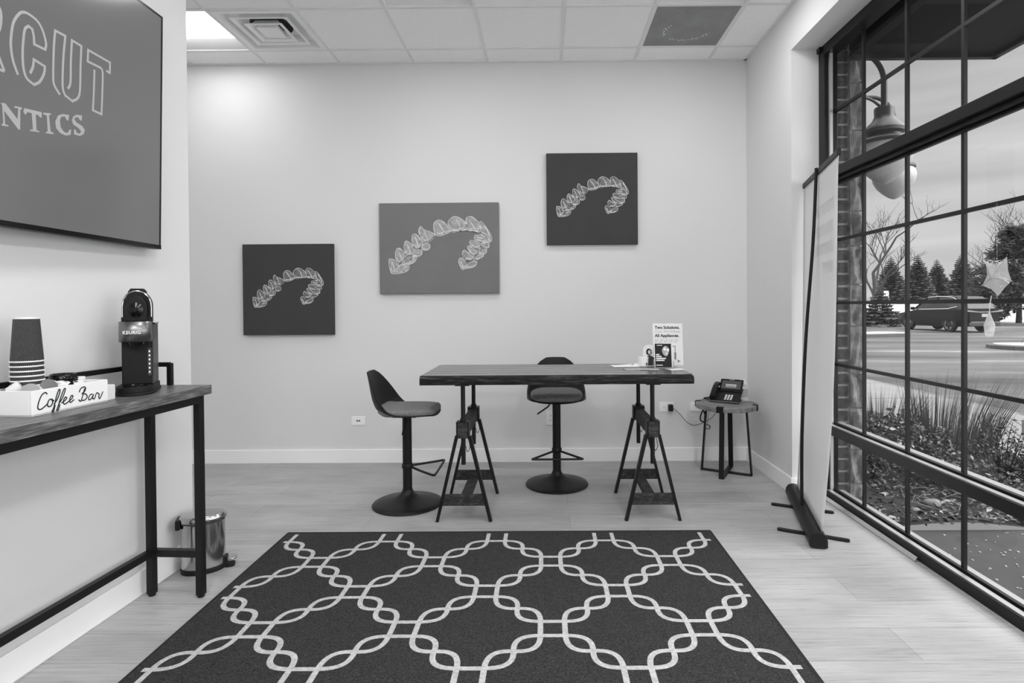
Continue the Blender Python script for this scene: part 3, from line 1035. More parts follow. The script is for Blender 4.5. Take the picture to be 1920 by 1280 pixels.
R_OUT = [(1.84, 2.085), (1.80, 2.17), (1.825, 2.21), (1.828, 2.27), (1.80, 2.306), (1.68, 2.306), (1.68, 2.08), (1.725, 2.08), (1.725, 2.17), (1.76, 2.17), (1.795, 2.08), (1.838, 2.08)]
for st in TV_OUTLINE + [R_OUT]:
    for run in soft_corners(st):
        d0, d1 = (run[0] - run[1]).normalized() * 0.004, (run[-1] - run[-2]).normalized() * 0.004
        run = [run[0] + d0] + list(run[1:-1]) + [run[-1] + d1]
        b.ribbon([tvp(p.x, p.y, 0.0012) for p in run], 0.0092, TVN)
b.build('outlined_lettering', M['screen_text'], tv, world=True, smooth=False, recalc=False)
b = MB()
for st in TV_SERIF:
    n_ = len(st)
    b.add([tvp(yy, zz, 0.0012) for yy, zz in st], [tuple(range(n_))])
b.build('serif_lettering', M['screen_text'], tv, world=True, smooth=False, recalc=False)

# ------------------------------------------------------------------ console table
CZ = 0.947
CON_ROT = math.radians(3.0)
con = thing('console_table', 'narrow dark wood console table with black metal frame along left wall', 'table', (-1.520, 2.548, 0), -CON_ROT)
# local frame: origin under the front right corner, +y along the table away from the camera, -x towards the wall
CD, CL = 0.285, 1.55
b = MB().box((-CD, -CL, CZ - 0.040), (0, 0, CZ))
b.build('tabletop', M['console_wood'], con, smooth=False, bevel=0.0015)
LG = 0.031
leg_x = (-0.012 - LG / 2, -CD + 0.012 + LG / 2)
leg_y = (-0.052, -CL + 0.052)
for lx in leg_x:
    for ly in leg_y:
        b = MB().box((lx - LG / 2, ly - LG / 2, 0.010), (lx + LG / 2, ly + LG / 2, CZ - 0.040))
        lg = b.build('leg', M['black'], con, smooth=False, bevel=0.002)
        MB().lathe([(0.013, 0.0), (0.0145, 0.002), (0.0145, 0.012)], 14, (lx, ly, 0)).build('foot', M['blackm'], lg)
za, zb = CZ - 0.040 - 0.034, CZ - 0.040
b = MB()
b.box((leg_x[0] - LG / 2, leg_y[1], za), (leg_x[0] + LG / 2 - 0.001, leg_y[0], zb))
b.box((leg_x[1] - LG / 2, leg_y[1], za), (leg_x[1] + LG / 2, leg_y[0], zb))
for ly in leg_y:
    b.box((leg_x[1], ly - LG / 2 + 0.001, za), (leg_x[0], ly + LG / 2 - 0.001, zb))
b.build('top_frame', M['black'], con, smooth=False)
b = MB().box((leg_x[1] - LG / 2 + 0.003, leg_y[1], 0.180), (leg_x[1] + LG / 2 - 0.003, leg_y[0], 0.211))
b.build('back_rail', M['black'], con, smooth=False)
for ly in leg_y:
    MB().box((leg_x[1], ly - LG / 2 + 0.002, 0.181), (leg_x[0], ly + LG / 2 - 0.002, 0.212)).build('side_rail', M['black'], con, smooth=False)
b = MB()
gx0, gx1, gs = -CD + 0.004, -0.190, 0.020
for yy in (-0.010, -CL + 0.010):
    b.cbox((gx1, yy, CZ + 0.05), (gs, gs, 0.10))
    b.cbox((gx0 + gs / 2, yy, CZ + 0.05), (gs, gs, 0.10))
    b.box((gx0, yy - gs / 2, CZ + 0.084), (gx1, yy + gs / 2, CZ + 0.104))
b.box((gx0, -CL + 0.010, CZ + 0.084), (gx0 + gs, -0.010, CZ + 0.104))
b.build('gallery_rail', M['black'], con, smooth=False, bevel=0.0015)

# ------------------------------------------------------------------ coffee maker (lid raised)
km = thing('coffee_maker', 'black single serve coffee maker with chrome band and open lid on console', 'coffee maker', (-1.684, 2.300, CZ), math.radians(-153))
km.scale = (0.88, 0.84, 1.0)
# local: +y is the front of the machine, x is its width
b = MB()
pl = [(-0.075, -0.175), (0.075, -0.175), (0.078, 0.02)] + [(0.078 * math.cos(a), 0.02 + 0.098 * math.sin(a)) for a in [k * PI / 12 for k in range(1, 12)]] + [(-0.078, 0.02)]
b.prism(pl, 0.0, 0.012)
b.prism([(px * 0.955, py * 0.955) for px, py in pl], 0.012, 0.034)
b.build('base', M['blackm'], km, bevel=0.002)
b = MB().lathe([(0.052, 0.034), (0.052, 0.0375), (0.046, 0.0375), (0.044, 0.035)], 28, (0, 0.045, 0))
b.build('drip_tray', M['blackg'], km)
b = MB().box((-0.058, -0.168, 0.034), (0.058, -0.012, 0.286))
b.build('body', M['blackm'], km, bevel=0.006, smooth=False)
b = MB().prism([(-0.0585, -0.008), (0.0585, -0.008), (0.062, 0.0), (0.055, 0.030), (0.03, 0.043), (-0.03, 0.043), (-0.055, 0.030), (-0.062, 0.0)], 0.212, 0.298)
b.build('brew_head', M['blackg'], km, bevel=0.004)
def band_pt(a, z):
    return Vector((0.061 * math.sin(a), -0.012 + 0.062 * math.cos(a) ** 0.8 if math.cos(a) > 0 else -0.012, z))
b = MB()
b.grid(lambda u, v: (lambda a: (0.0625 * math.sin(a), -0.01 + 0.060 * max(0.0, math.cos(a)) ** 0.7, 0.214 + 0.083 * v - 0.0))(-1.5 + 3.0 * u), 24, 2)
o = b.build('chrome_band', M['dark_chrome'], km)
sd = o.modifiers.new('thick', 'SOLIDIFY'); sd.thickness = 0.003; sd.offset = 1
text_mesh('brand_lettering', 'KEURIG', 0.0185, M['white'], km, frame_mtx((0.042, 0.0525, 0.247), (-1, 0.0, 0), (0, 0, 1)), 0.0012, 'LEFT', offset=0.0004, space=1.12)
b = MB()
b.tube([(0, 0.02, 0.214), (0, 0.02, 0.196)], [0.028, 0.018], 16)
b.tube([(-0.03, 0.018, 0.214), (-0.03, 0.018, 0.205)], 0.010, 10)
b.build('spout', M['blackg'], km)
# raised lid: an arch standing up at the rear of the head
lid = MB()
def arch(r, zc, h, n=20):
    return [(r * math.cos(PI * k / n), zc + h * math.sin(PI * k / n)) for k in range(n + 1)]
outer = [(0.061, 0.292)] + [(x_, z_) for x_, z_ in arch(0.061, 0.362, 0.066)] + [(-0.061, 0.292)]
lid.prism(outer, -0.040, -0.075, ax='y')
lid_o = lid.build('lid', M['blackg'], km, bevel=0.006)
b = MB()
for r_, w_ in ((0.056, 0.006),):
    pa = [(r_, 0.30)] + arch(r_, 0.360, 0.063) + [(-r_, 0.30)]
    b.tube([(x_, -0.037, z_) for x_, z_ in pa], w_ * 0.6, 8)
b.build('lid_trim', M['chrome'], lid_o)
b = MB()
inner = [(0.043, 0.295)] + arch(0.043, 0.352, 0.052) + [(-0.043, 0.295)]
b.prism(inner, -0.012, -0.041, ax='y')
b.build('lid_liner', M['blackm'], lid_o, bevel=0.005)
b = MB().lathe([(0.026, 0.0), (0.030, 0.006), (0.012, 0.014), (0.010, 0.03), (0.0, 0.032)], 20)
o = b.build('needle_holder', M['blackg'], lid_o)
o.rotation_euler = (-PI / 2, 0, 0)
o.location = (0, -0.012, 0.345)
b = MB().prism([(0.036, 0.408), (0.036, 0.420), (0.026, 0.434), (-0.026, 0.434), (-0.036, 0.420), (-0.036, 0.408)], -0.045, -0.082, ax='y')
b.build('lid_handle', M['blackm'], lid_o, bevel=0.004)
b = MB()
b.cbox((0.052, -0.045, 0.30), (0.016, 0.03, 0.03))
b.build('hinge', M['blackm'], km, smooth=False)
MB().cbox((-0.052, -0.045, 0.30), (0.016, 0.03, 0.03)).build('hinge', M['blackm'], km, smooth=False)
b = MB().box((-0.066, -0.166, 0.034), (-0.0575, -0.020, 0.284))
b.build('water_tank', M['dgrey'], km, bevel=0.003, smooth=False)
b = MB().box((-0.068, -0.172, 0.284), (0.060, -0.060, 0.291))
b.build('tank_lid', M['blackg'], km, bevel=0.002, smooth=False)
pn = MB().box((-0.0595, -0.011, 0.072), (-0.044, -0.006, 0.186)).build('control_panel', M['dgrey'], km, smooth=False)
for k in range(6):
    MB().cbox((-0.0515, -0.005, 0.086 + 0.0172 * k), (0.006, 0.002, 0.008)).build('button', M['white'], pn, smooth=False)

# ------------------------------------------------------------------ coffee bar box and what it holds
bx = thing('supply_box', 'white open wooden box lettered Coffee Bar on the console table', 'box', (-1.655, 1.80, CZ))
ANG = math.radians(-2.5)
def bxp(u, v, z):      # u back from the face, v along it
    p = Vector((-1.659, 1.800, 0))
    d = Vector((math.sin(-ANG), math.cos(ANG), 0))
    n_ = Vector((-d.y, d.x, 0))
    q = p + d * v + n_ * u
    return Vector((q.x, q.y, z))
BL, BW, BH, bt = 0.300, 0.160, 0.084, 0.010
def bxb(b, u0, u1, v0, v1, z0, z1):
    vs = [bxp(u, v, z) for z in (z0, z1) for u, v in ((u0, v0), (u1, v0), (u1, v1), (u0, v1))]
    b.add(vs, [(0, 3, 2, 1), (4, 5, 6, 7), (0, 1, 5, 4), (1, 2, 6, 5), (2, 3, 7, 6), (3, 0, 4, 7)])
b = MB()
z0 = CZ
bxb(b, 0, BW, 0, BL, z0, z0 + 0.008)
bxb(b, 0, bt, 0, BL, z0, z0 + BH)
bxb(b, BW - bt, BW, 0, BL, z0, z0 + BH)
bxb(b, bt, BW - bt, 0, bt, z0, z0 + BH)
bxb(b, bt, BW - bt, BL - bt, BL, z0, z0 + BH)
b.build('box_body', M['trim'], bx, world=True, smooth=False, bevel=0.0012)
b = MB()
for st in SCRIPT:
    pth = smooth_path([(yy, zz, 0) for yy, zz in st], 5)
    b.ribbon([bxp(-0.0008, (p.x - 1.80) * 1.0, p.y) for p in pth], 0.0042, (1, -0.04, 0))
b.build('script_lettering', M['ink'], bx, world=True, smooth=False, recalc=False)

# paper cups: inverted, nested
CUPX, CUPY = -1.757, 1.892
cup0 = thing('paper_cup', 'inverted black ripple paper cup, topmost of the stack', 'cup', (CUPX, CUPY, 0), 0, 'inverted paper cups in one stack')
CUPH = 0.152
b = MB().lathe([(0.0437, 0.004), (0.0345, CUPH - 0.006), (0.0335, CUPH - 0.004)], 40, cap0=False, cap1=False)
b.build('sleeve', ripple_mat(), cup0)
b = MB().lathe([(0.0347, CUPH - 0.006), (0.0342, CUPH), (0.0325, CUPH), (0.0325, CUPH - 0.004), (0.0, CUPH - 0.004)], 40, cap0=False, cap1=False)
b.build('cup_base', M['paper'], cup0)
b = MB().tube([(0.0440 * math.cos(2 * PI * k / 40), 0.0440 * math.sin(2 * PI * k / 40), 0.003) for k in range(40)], 0.0026, 8, closed=True)
b.build('rim', M['paper'], cup0)
NC = 11
CSTEP = 0.0162
names = ['second from the top', 'third from the top', 'fourth from the top', 'fifth from the top', 'sixth from the top', 'seventh from the top',
         'fourth from the bottom', 'third from the bottom', 'second from the bottom', 'bottom one']
for k in range(NC):
    zc = CZ + 0.009 + (NC - 1 - k) * CSTEP
    if k == 0:
        cup0.location = (CUPX, CUPY, zc)
    else:
        dup(cup0, (CUPX, CUPY, zc), 0, 'inverted black ripple paper cup, %s in the stack' % names[k - 1])

# black cup lids, nested
LIDX, LIDY = -1.733, 2.005
lid0 = thing('cup_lid', 'black plastic cup lid, top one of the small pile', 'lid', (LIDX, LIDY, 0), 0, 'black cup lids in one pile')
b = MB().lathe([(0.041, 0.0), (0.042, 0.004), (0.039, 0.008), (0.038, 0.018), (0.035, 0.020), (0.032, 0.017), (0.010, 0.016), (0.0, 0.016)], 36, cap0=False, cap1=False)
b.build('shell', M['blackg'], lid0)
MB().tube([(0.041 * math.cos(2 * PI * k / 36), 0.041 * math.sin(2 * PI * k / 36), 0.003) for k in range(36)], 0.0025, 6, closed=True).build('rim', M['blackg'], lid0)
NL = 14
for k in range(NL):
    zc = CZ + 0.009 + (NL - 1 - k) * 0.0068
    if k == 0:
        lid0.location = (LIDX, LIDY, zc)
    else:
        dup(lid0, (LIDX, LIDY, zc), 0.4 * k, 'black plastic cup lid nested under the top one of the pile')

# coffee pods lying in the near end of the box
rnd = random.Random(5)
pod0 = thing('coffee_pod', 'white coffee pod lying on its side nearest the box corner', 'pod', (0, 0, 0), 0, 'coffee pods in the lettered box')
b = MB().lathe([(0.0, -0.022), (0.0175, -0.022), (0.019, -0.020), (0.0225, 0.020)], 24, cap0=False, cap1=False)
b.build('cup', M['paper'], pod0)
MB().lathe([(0.0255, 0.019), (0.0255, 0.021), (0.0, 0.0212)], 24, cap0=True, cap1=False).build('foil_lid', M['steel'], pod0)
pods = [(0.045, 0.052, 0.076, 0.3, 1.4, 'white coffee pod lying on its side nearest the box corner'),
        (0.050, 0.100, 0.080, 1.2, 1.2, 'white coffee pod tipped over in front of the cup stack'),
        (0.100, 0.048, 0.084, 2.2, 1.0, 'tilted coffee pod behind the one at the box corner'),
        (0.040, 0.150, 0.072, 4.0, 1.5, 'coffee pod lying flat beside the folded packets'),
        (0.125, 0.050, 0.060, 0.9, 0.3, 'low coffee pod showing at the left photo edge'),
        (0.070, 0.055, 0.036, 5.0, 0.2, 'upright coffee pod under the tipped pods')]
for n_, (u, v, dz, rz, rx, lab) in enumerate(pods):
    p = bxp(u, v, CZ + dz)
    o = pod0 if n_ == 0 else dup(pod0, (0, 0, 0), 0, lab)
    o.location = p
    o.rotation_euler = (rx, 0, rz)
    o['label'] = lab
# loose sugar and tea packets
pks = [(0.050, 0.150, 0.082, 0.2, 0.35, 0.3, 'curled white sugar packet in the middle of the lettered box'),
       (0.060, 0.185, 0.086, 0.9, 0.25, -0.4, 'slanted pale packet leaning on the curled one'),
       (0.100, 0.160, 0.080, 1.6, 0.4, 0.2, 'pale packet in front of the black lids'),
       (0.045, 0.225, 0.080, 0.1, 1.15, 0.0, 'upright pale tea packet right of the sugar packets'),
       (0.075, 0.262, 0.084, 0.1, 1.35, 0.0, 'tall upright white tea packet at the far box end')]
for (u, v, dz, rz, rx, curl, lab) in pks:
    b = MB()
    b.grid(lambda s, t: (0.055 * (s - 0.5), 0.032 * (t - 0.5), curl * 0.05 * (s - 0.5) ** 2 * 4), 8, 3)
    o = b.build('sugar_packet', M['paper'])
    sd = o.modifiers.new('thick', 'SOLIDIFY'); sd.thickness = 0.003
    o.location = bxp(u, v, CZ + dz)
    o.rotation_euler = (rx, 0.1, rz + PI / 2)
    tag(o, lab, 'packet', 'loose packets in the lettered box')
# second, lower white box between the lettered box and the machine
b = MB()
b.prism(rounded_rect(0.085, 0.055, 0.004, 2), 0, 0.055)
o = b.build('packet_carton', M['paper'], smooth=False)
o.location = (-1.716, 2.146, CZ)
o.rotation_euler = (0, 0, math.radians(4))
tag(o, 'low white carton between the lettered box and the coffee maker', 'carton')

# ------------------------------------------------------------------ pedal bin
bn = thing('pedal_bin', 'small oval stainless steel pedal bin behind the console table leg', 'bin', (-1.700, 2.762, 0), math.radians(24))
# local: long axis x, pedal towards +x
SX, SY = 1.0, 0.72
RB = 0.099
b = MB().lathe([(RB * 0.985, 0.0), (RB * 1.0, 0.004), (RB * 1.0, 0.022), (RB * 0.985, 0.026)], 48, (0, 0, 0), SX, SY)
b.build('base_ring', M['blackm'], bn)
b = MB().lathe([(RB * 0.97, 0.024), (RB * 0.97, 0.246)], 48, (0, 0, 0), SX, SY)
b.build('body', M['steel'], bn)
b = MB().lathe([(RB * 0.985, 0.243), (RB * 0.985, 0.256)], 48, (0, 0, 0), SX, SY)
b.build('rim_band', M['dgrey'], bn)
b = MB().lathe([(RB * 1.04, 0.253), (RB * 1.05, 0.258), (RB * 1.04, 0.268), (RB * 1.0, 0.274), (RB * 0.93, 0.280), (RB * 0.5, 0.283), (0.001, 0.284)], 48, (0, 0, 0), SX, SY)
b.build('lid', M['steel'], bn)
b = MB()
b.cbox((-RB * 1.04, 0, 0.245), (0.022, 0.075, 0.050))
b.build('hinge', M['blackm'], bn, bevel=0.006, smooth=False)
b = MB()
b.prism(rounded_rect(0.045, 0.060, 0.018, 5, RB + 0.016, 0), 0.0, 0.010)
b.cbox((RB * 0.97, 0, 0.026), (0.020, 0.050, 0.052))
b.build('pedal_housing', M['blackm'], bn)
b = MB().prism(rounded_rect(0.052, 0.062, 0.025, 6, RB + 0.024, 0), 0.036, 0.043)
o = b.build('pedal', M['chrome'], bn, bevel=0.002)

# ------------------------------------------------------------------ canvases with dental aligner prints
# outlines of the printed aligner, in print units (1190 wide)
TEETH = [
 [(235,775),(255,762),(300,778),(350,840),(330,880),(290,928),(262,925),(240,860)],
 [(350,840),(395,825),(465,845),(455,890),(400,922),(290,930)],
 [(310,690),(330,645),(365,645),(410,690),(440,740),(380,790),(340,830),(315,770)],
 [(440,740),(500,730),(550,740),(540,785),(480,825),(380,830)],
 [(410,610),(430,560),(465,570),(500,600),(530,660),(470,725),(440,735),(415,670)],
 [(530,670),(570,660),(615,670),(605,720),(560,740),(500,730)],
 [(500,540),(515,480),(560,490),(600,540),(625,590),(600,630),(545,655),(515,610)],
 [(630,600),(680,590),(708,610),(700,650),(660,668),(615,650)],
 [(580,450),(600,392),(640,430),(700,450),(765,490),(720,555),(660,580),(620,560),(600,500)],
 [(750,390),(770,340),(820,320),(870,345),(920,400),(945,450),(860,495),(790,500),(765,470)],
 [(920,345),(960,295),(1010,282),(1070,310),(1110,345),(1130,430),(1040,455),(950,460),(925,400)],
 [(1125,330),(1140,292),(1190,285),(1240,320),(1285,370),(1300,450),(1220,445),(1140,440)],
 [(1285,345),(1320,360),(1370,430),(1410,500),(1420,545),(1400,575),(1360,510),(1300,460)],
 [(1225,500),(1280,500),(1360,512),(1400,575),(1330,575),(1230,550)],
 [(1165,575),(1190,555),(1240,570),(1290,600),(1260,640),(1220,640),(1180,610)],
 [(1300,590),(1380,590),(1380,640),(1310,640)],
 [(1140,640),(1165,620),(1215,660),(1260,690),(1240,730),(1195,720)],
 [(1270,650),(1350,650),(1350,705),(1280,720)],
 [(1080,710),(1100,670),(1135,690),(1190,740),(1180,775),(1150,775),(1105,770)],
 [(1200,740),(1320,725),(1300,755),(1230,780)],
 [(1035,790),(1065,757),(1110,790),(1145,830),(1110,880),(1070,880)],
 [(1145,830),(1180,797),(1245,800),(1235,840),(1190,868),(1110,875)],
]
STREAKS = [[(640,440),(665,500),(690,560)],[(530,510),(560,570),(575,640)],[(440,590),(470,650),(480,715)],[(345,680),(370,730),(385,785)],
           [(265,790),(290,850),(300,905)],[(800,350),(850,420),(880,480)],[(1010,310),(1050,380),(1060,450)],[(1160,320),(1200,380),(1230,440)],
           [(790,480),(880,470),(950,440),(1050,445),(1140,430),(1240,455),(1320,500)],[(1330,390),(1370,450),(1395,520)],
           [(470,800),(500,770),(530,760)],[(390,880),(430,860),(450,862)],[(560,700),(590,685)],[(1240,520),(1320,535)],[(1160,690),(1210,710)],[(1060,800),(1090,860)]]
SHADES = [[(640,580),(700,565),(740,530),(765,500)],[(540,658),(590,640),(615,605)],[(950,462),(1030,458),(1110,448),(1200,460),(1300,478),(1360,510)],[(345,830),(380,795),(430,755)],
          [(450,735),(475,722),(500,735)],[(1130,775),(1160,800),(1190,790)],[(1235,735),(1260,690),(1275,650)],[(1285,600),(1300,640),(1290,680)],[(1085,720),(1110,780),(1140,820)],
          [(480,760),(500,780)],[(470,782),(508,760)],[(395,905),(415,908)],[(243,825),(248,860)],[(1210,760),(1250,790)]]
def canvas(name_label, cx, cz, w, h, body_mat, fill_mat, ax0, az0, s):
    """ax0, az0: position of print unit (230,930) from the lower left corner; s: metres per unit"""
    t = thing('canvas_print', name_label, 'picture', (cx, YB, cz), 0, 'aligner canvases on the back wall')
    D = 0.036
    b = MB().box((-w / 2, -D, -h / 2), (w / 2, -0.001, h / 2))
    b.build('canvas', body_mat, t, smooth=False, bevel=0.003)
    def P(p, off):
        return Vector((-w / 2 + ax0 + (p[0] - 230) * s, -D - off, -h / 2 + az0 + (930 - p[1]) * s))
    b = MB()
    for T_ in TEETH:
        pts = smooth_path([(x_, y_, 0) for x_, y_ in T_], 5, True)
        vs = [P(p, 0.0006) for p in pts]
        c = sum((v for v in vs), Vector()) / len(vs)
        n_ = len(vs)
        b.k = 0
        b.add(vs + [c], [(i, (i + 1) % n_, n_) for i in range(n_)])
        b.k = 1
        b.ribbon([P(p, 0.0010) for p in pts], 7.5 * s, (0, -1, 0), closed=True)
        ins = [c + (P(p, 0.0009) - c) * 0.68 for p in pts]
        ins = [Vector((q.x, -D - 0.0009, q.z)) for q in ins]
        m_ = len(ins)
        b.k = 2
        b.ribbon(ins[int(m_ * 0.55):int(m_ * 0.9)], 9 * s, (0, -1, 0))
    b.k = 2
    for st in STREAKS:
        b.ribbon([P(p, 0.0011) for p in smooth_path([(x_, y_, 0) for x_, y_ in st], 5)], 13 * s, (0, -1, 0))
    b.k = 3
    for st in SHADES:
        b.ribbon([P(p, 0.0013) for p in smooth_path([(x_, y_, 0) for x_, y_ in st], 5)], 6 * s, (0, -1, 0))
    b.build('printed_aligner', [fill_mat, M['al_line'], M['al_line2'], M['al_shade']], t, smooth=False, recalc=False)
    return t
canvas('dark square canvas with aligner print, lowest and leftmost on the back wall', -2.114, 1.449, 0.752, 0.752, M['canvas_dark'], M['al_dark'], 0.082, 0.232, 0.000495)
canvas('wide grey canvas with a larger aligner print, middle of the wall', -0.859, 1.781, 0.988, 0.748, M['canvas_grey'], M['al_grey'], 0.075, 0.168, 0.000718)
canvas('dark square canvas with aligner print, highest and rightmost on the wall', 0.406, 2.178, 0.752, 0.752, M['canvas_dark'], M['al_dark'], 0.080, 0.232, 0.000500)

# ------------------------------------------------------------------ bar stools
def make_stool(label, shell_z):
    t = thing('bar_stool', label, 'stool', (0, 0, 0), 0, 'black bar stools at the trestle table')
    b = MB().lathe([(0.226, 0.0), (0.228, 0.006), (0.224, 0.012), (0.19, 0.022), (0.13, 0.036), (0.075, 0.052), (0.046, 0.070), (0.034, 0.092), (0.0325, 0.10)], 56)
    b.build('base', M['black'], t, angle=50)
    b = MB().lathe([(0.0300, 0.09), (0.0300, 0.232)], 28)
    b.lathe([(0.0300, 0.232), (0.0300, shell_z + 0.004)], 28)
    b.build('pole', M['black'], t)
    b = MB().lathe([(0.0335, 0.236), (0.0360, 0.240), (0.0360, 0.262), (0.0335, 0.266)], 28)
    col_ = b.build('collar', M['black'], t)
    # footrest loop, reaching forward (+y)
    b = MB()
    b.tube(smooth_path([(-0.02, 0.03, 0.250), (-0.09, 0.105, 0.244), (-0.158, 0.185, 0.240), (-0.172, 0.205, 0.240), (-0.155, 0.214, 0.240),
                        (0.0, 0.216, 0.240), (0.155, 0.214, 0.240), (0.172, 0.205, 0.240), (0.158, 0.185, 0.240), (0.09, 0.105, 0.244), (0.02, 0.03, 0.250)], 5), 0.0075, 10)
    b.build('footrest', M['black'], t)
    b = MB().tube(smooth_path([(0.03, -0.01, shell_z - 0.002), (0.050, 0.0, shell_z - 0.03), (0.066, 0.0, shell_z - 0.050), (0.140, 0.005, shell_z - 0.100)], 5), 0.0055, 8)
    b.build('height_lever', M['black'], t)
    b = MB().box((-0.075, -0.075, shell_z - 0.006), (0.075, 0.075, shell_z + 0.006))
    b.build('mounting_plate', M['black'], t, smooth=False)
    # bucket shell: a centre-line profile and an edge profile that sweeps forward into arms
    prof = smooth_path([(0.215, 0.006, 0.135), (0.195, 0.010, 0.180), (0.10, 0.006, 0.206), (0.0, 0.003, 0.212), (-0.10, 0.008, 0.212), (-0.168, 0.036, 0.208),
                        (-0.198, 0.090, 0.198), (-0.213, 0.150, 0.178), (-0.224, 0.215, 0.148), (-0.233, 0.262, 0.112), (-0.238, 0.285, 0.070)], 5)
    edge = smooth_path([(0.195, 0.014, 0), (0.165, 0.022, 0), (0.085, 0.022, 0), (0.0, 0.026, 0), (-0.055, 0.040, 0), (-0.092, 0.072, 0),
                        (-0.122, 0.115, 0), (-0.152, 0.165, 0), (-0.185, 0.218, 0), (-0.212, 0.258, 0), (-0.234, 0.283, 0)], 5)
    nP = len(prof)
    def shell(u, v):
        f = u * (nP - 1)
        i = min(int(f), nP - 2)
        p = prof[i].lerp(prof[i + 1], f - i)
        g = edge[i].lerp(edge[i + 1], f - i)
        s = 2 * v - 1
        e = abs(s) ** 2.5
        return (p.z * s, p.x * (1 - e) + g.x * e, shell_z + 0.008 + p.y * (1 - e) + g.y * e)
    b = MB().grid(shell, 51, 25)
    sh = b.build('seat_shell', M['blackm'], t, angle=80)
    sd = sh.modifiers.new('thick', 'SOLIDIFY'); sd.thickness = 0.008; sd.offset = -1
    # upholstered pad
    def pad(u, v):
        a = 2 * PI * v
        ca, sa = math.cos(a), math.sin(a)
        ex = abs(ca) ** 0.42 * (1 if ca > 0 else -1)
        ey = abs(sa) ** 0.48 * (1 if sa > 0 else -1)
        k_ = [0.92, 1.0, 1.0, 0.97, 0.86, 0.5, 0.0][min(6, int(round(u * 6)))]
        z = [0.012, 0.022, 0.040, 0.051, 0.057, 0.0595, 0.060][min(6, int(round(u * 6)))]
        yy = 0.024 + 0.185 * ey * k_
        xx = 0.190 * ex * k_ * (1 - 0.10 * max(0, ey * k_))
        lift = 0.020 * max(0.0, (-yy - 0.08) / 0.08) ** 2 if yy < -0.08 else 0
        return (xx, yy, shell_z + 0.004 + z + min(lift, 0.02))
    b = MB().grid(pad, 7, 48, closed_v=True)
    c_ = b.build('cushion', M['seat_fabric'], t, angle=80)
    return t
st1 = make_stool('black bar stool with tweed cushion standing left of the trestle table', 0.588)
st1.location = (-0.905, 3.672, 0)
st1.rotation_euler = (0, 0, -PI / 2)
st2 = make_stool('black bar stool with tweed cushion behind the table, facing the camera', 0.612)
st2.location = (0.088, 4.06, 0)
st2.rotation_euler = (0, 0, PI)

# ------------------------------------------------------------------ trestle table
TZ_TOP, TTH = 0.887, 0.056
tb = thing('trestle_table', 'long dark plank table on two adjustable metal and wood trestles', 'table', (0.08, 3.607, 0))
TX0, TX1, TYF, TYB = -0.735, 0.882, 3.290, 3.925
b = MB()
yfr = [3.310, 3.430, 3.550, 3.670, 3.790, 3.905]
b.k = 0
for k in range(5):
    b.box((TX0 + 0.02, yfr[k] + 0.007, TZ_TOP - 0.02), (TX1 - 0.03, yfr[k + 1] - 0.007, TZ_TOP))
b.k = 1
b.box((TX0 + 0.001, TYF + 0.01, TZ_TOP - TTH + 0.001), (TX1 - 0.001, TYB - 0.001, TZ_TOP - 0.008))
b.k = 0
b.box((TX0, yfr[0] + 0.02, TZ_TOP - TTH), (TX0 + 0.018, TYB, TZ_TOP - 0.0004))
b.box((TX1 - 0.028, yfr[0] + 0.02, TZ_TOP - TTH), (TX1, TYB, TZ_TOP - 0.0004))
b.k = 1
b.box((TX0 + 0.018, yfr[5] + 0.001, TZ_TOP - TTH), (TX1 - 0.028, TYB, TZ_TOP - 0.0006))
# rough front beam with an eased top edge, rounded at its right end
def beam(u, v):
    x = TX0 + (TX1 + 0.004 - TX0) * u
    e = max(0.0, 1 - (TX1 + 0.004 - x) / 0.022)
    ring = [(0.031, -TTH), (0.0, -TTH + 0.002), (-0.001, -0.030), (0.002, -0.012), (0.010, -0.002), (0.031, -0.0002)]
    y, z = ring[min(5, int(round(v * 5)))]
    rnd_ = math.sin(x * 37) * 0.0012 + math.sin(x * 91 + 1) * 0.0008
    y = y + (rnd_ if 0 < v < 0.9 else 0) + e * e * 0.012
    z = z * (1 - 0.0) - (e * e * 0.010 if v > 0.5 else 0)
    return (x, TYF + y, TZ_TOP + z)
b.grid(beam, 90, 6)
b.add([beam(0, q / 5) for q in range(6)], [(0, 1, 2, 3, 4, 5)])
b.add([beam(1, q / 5) for q in range(6)], [(5, 4, 3, 2, 1, 0)])
b.build('tabletop', [M['table_wood'], M['table_edge']], tb, world=True, smooth=False, recalc=True)
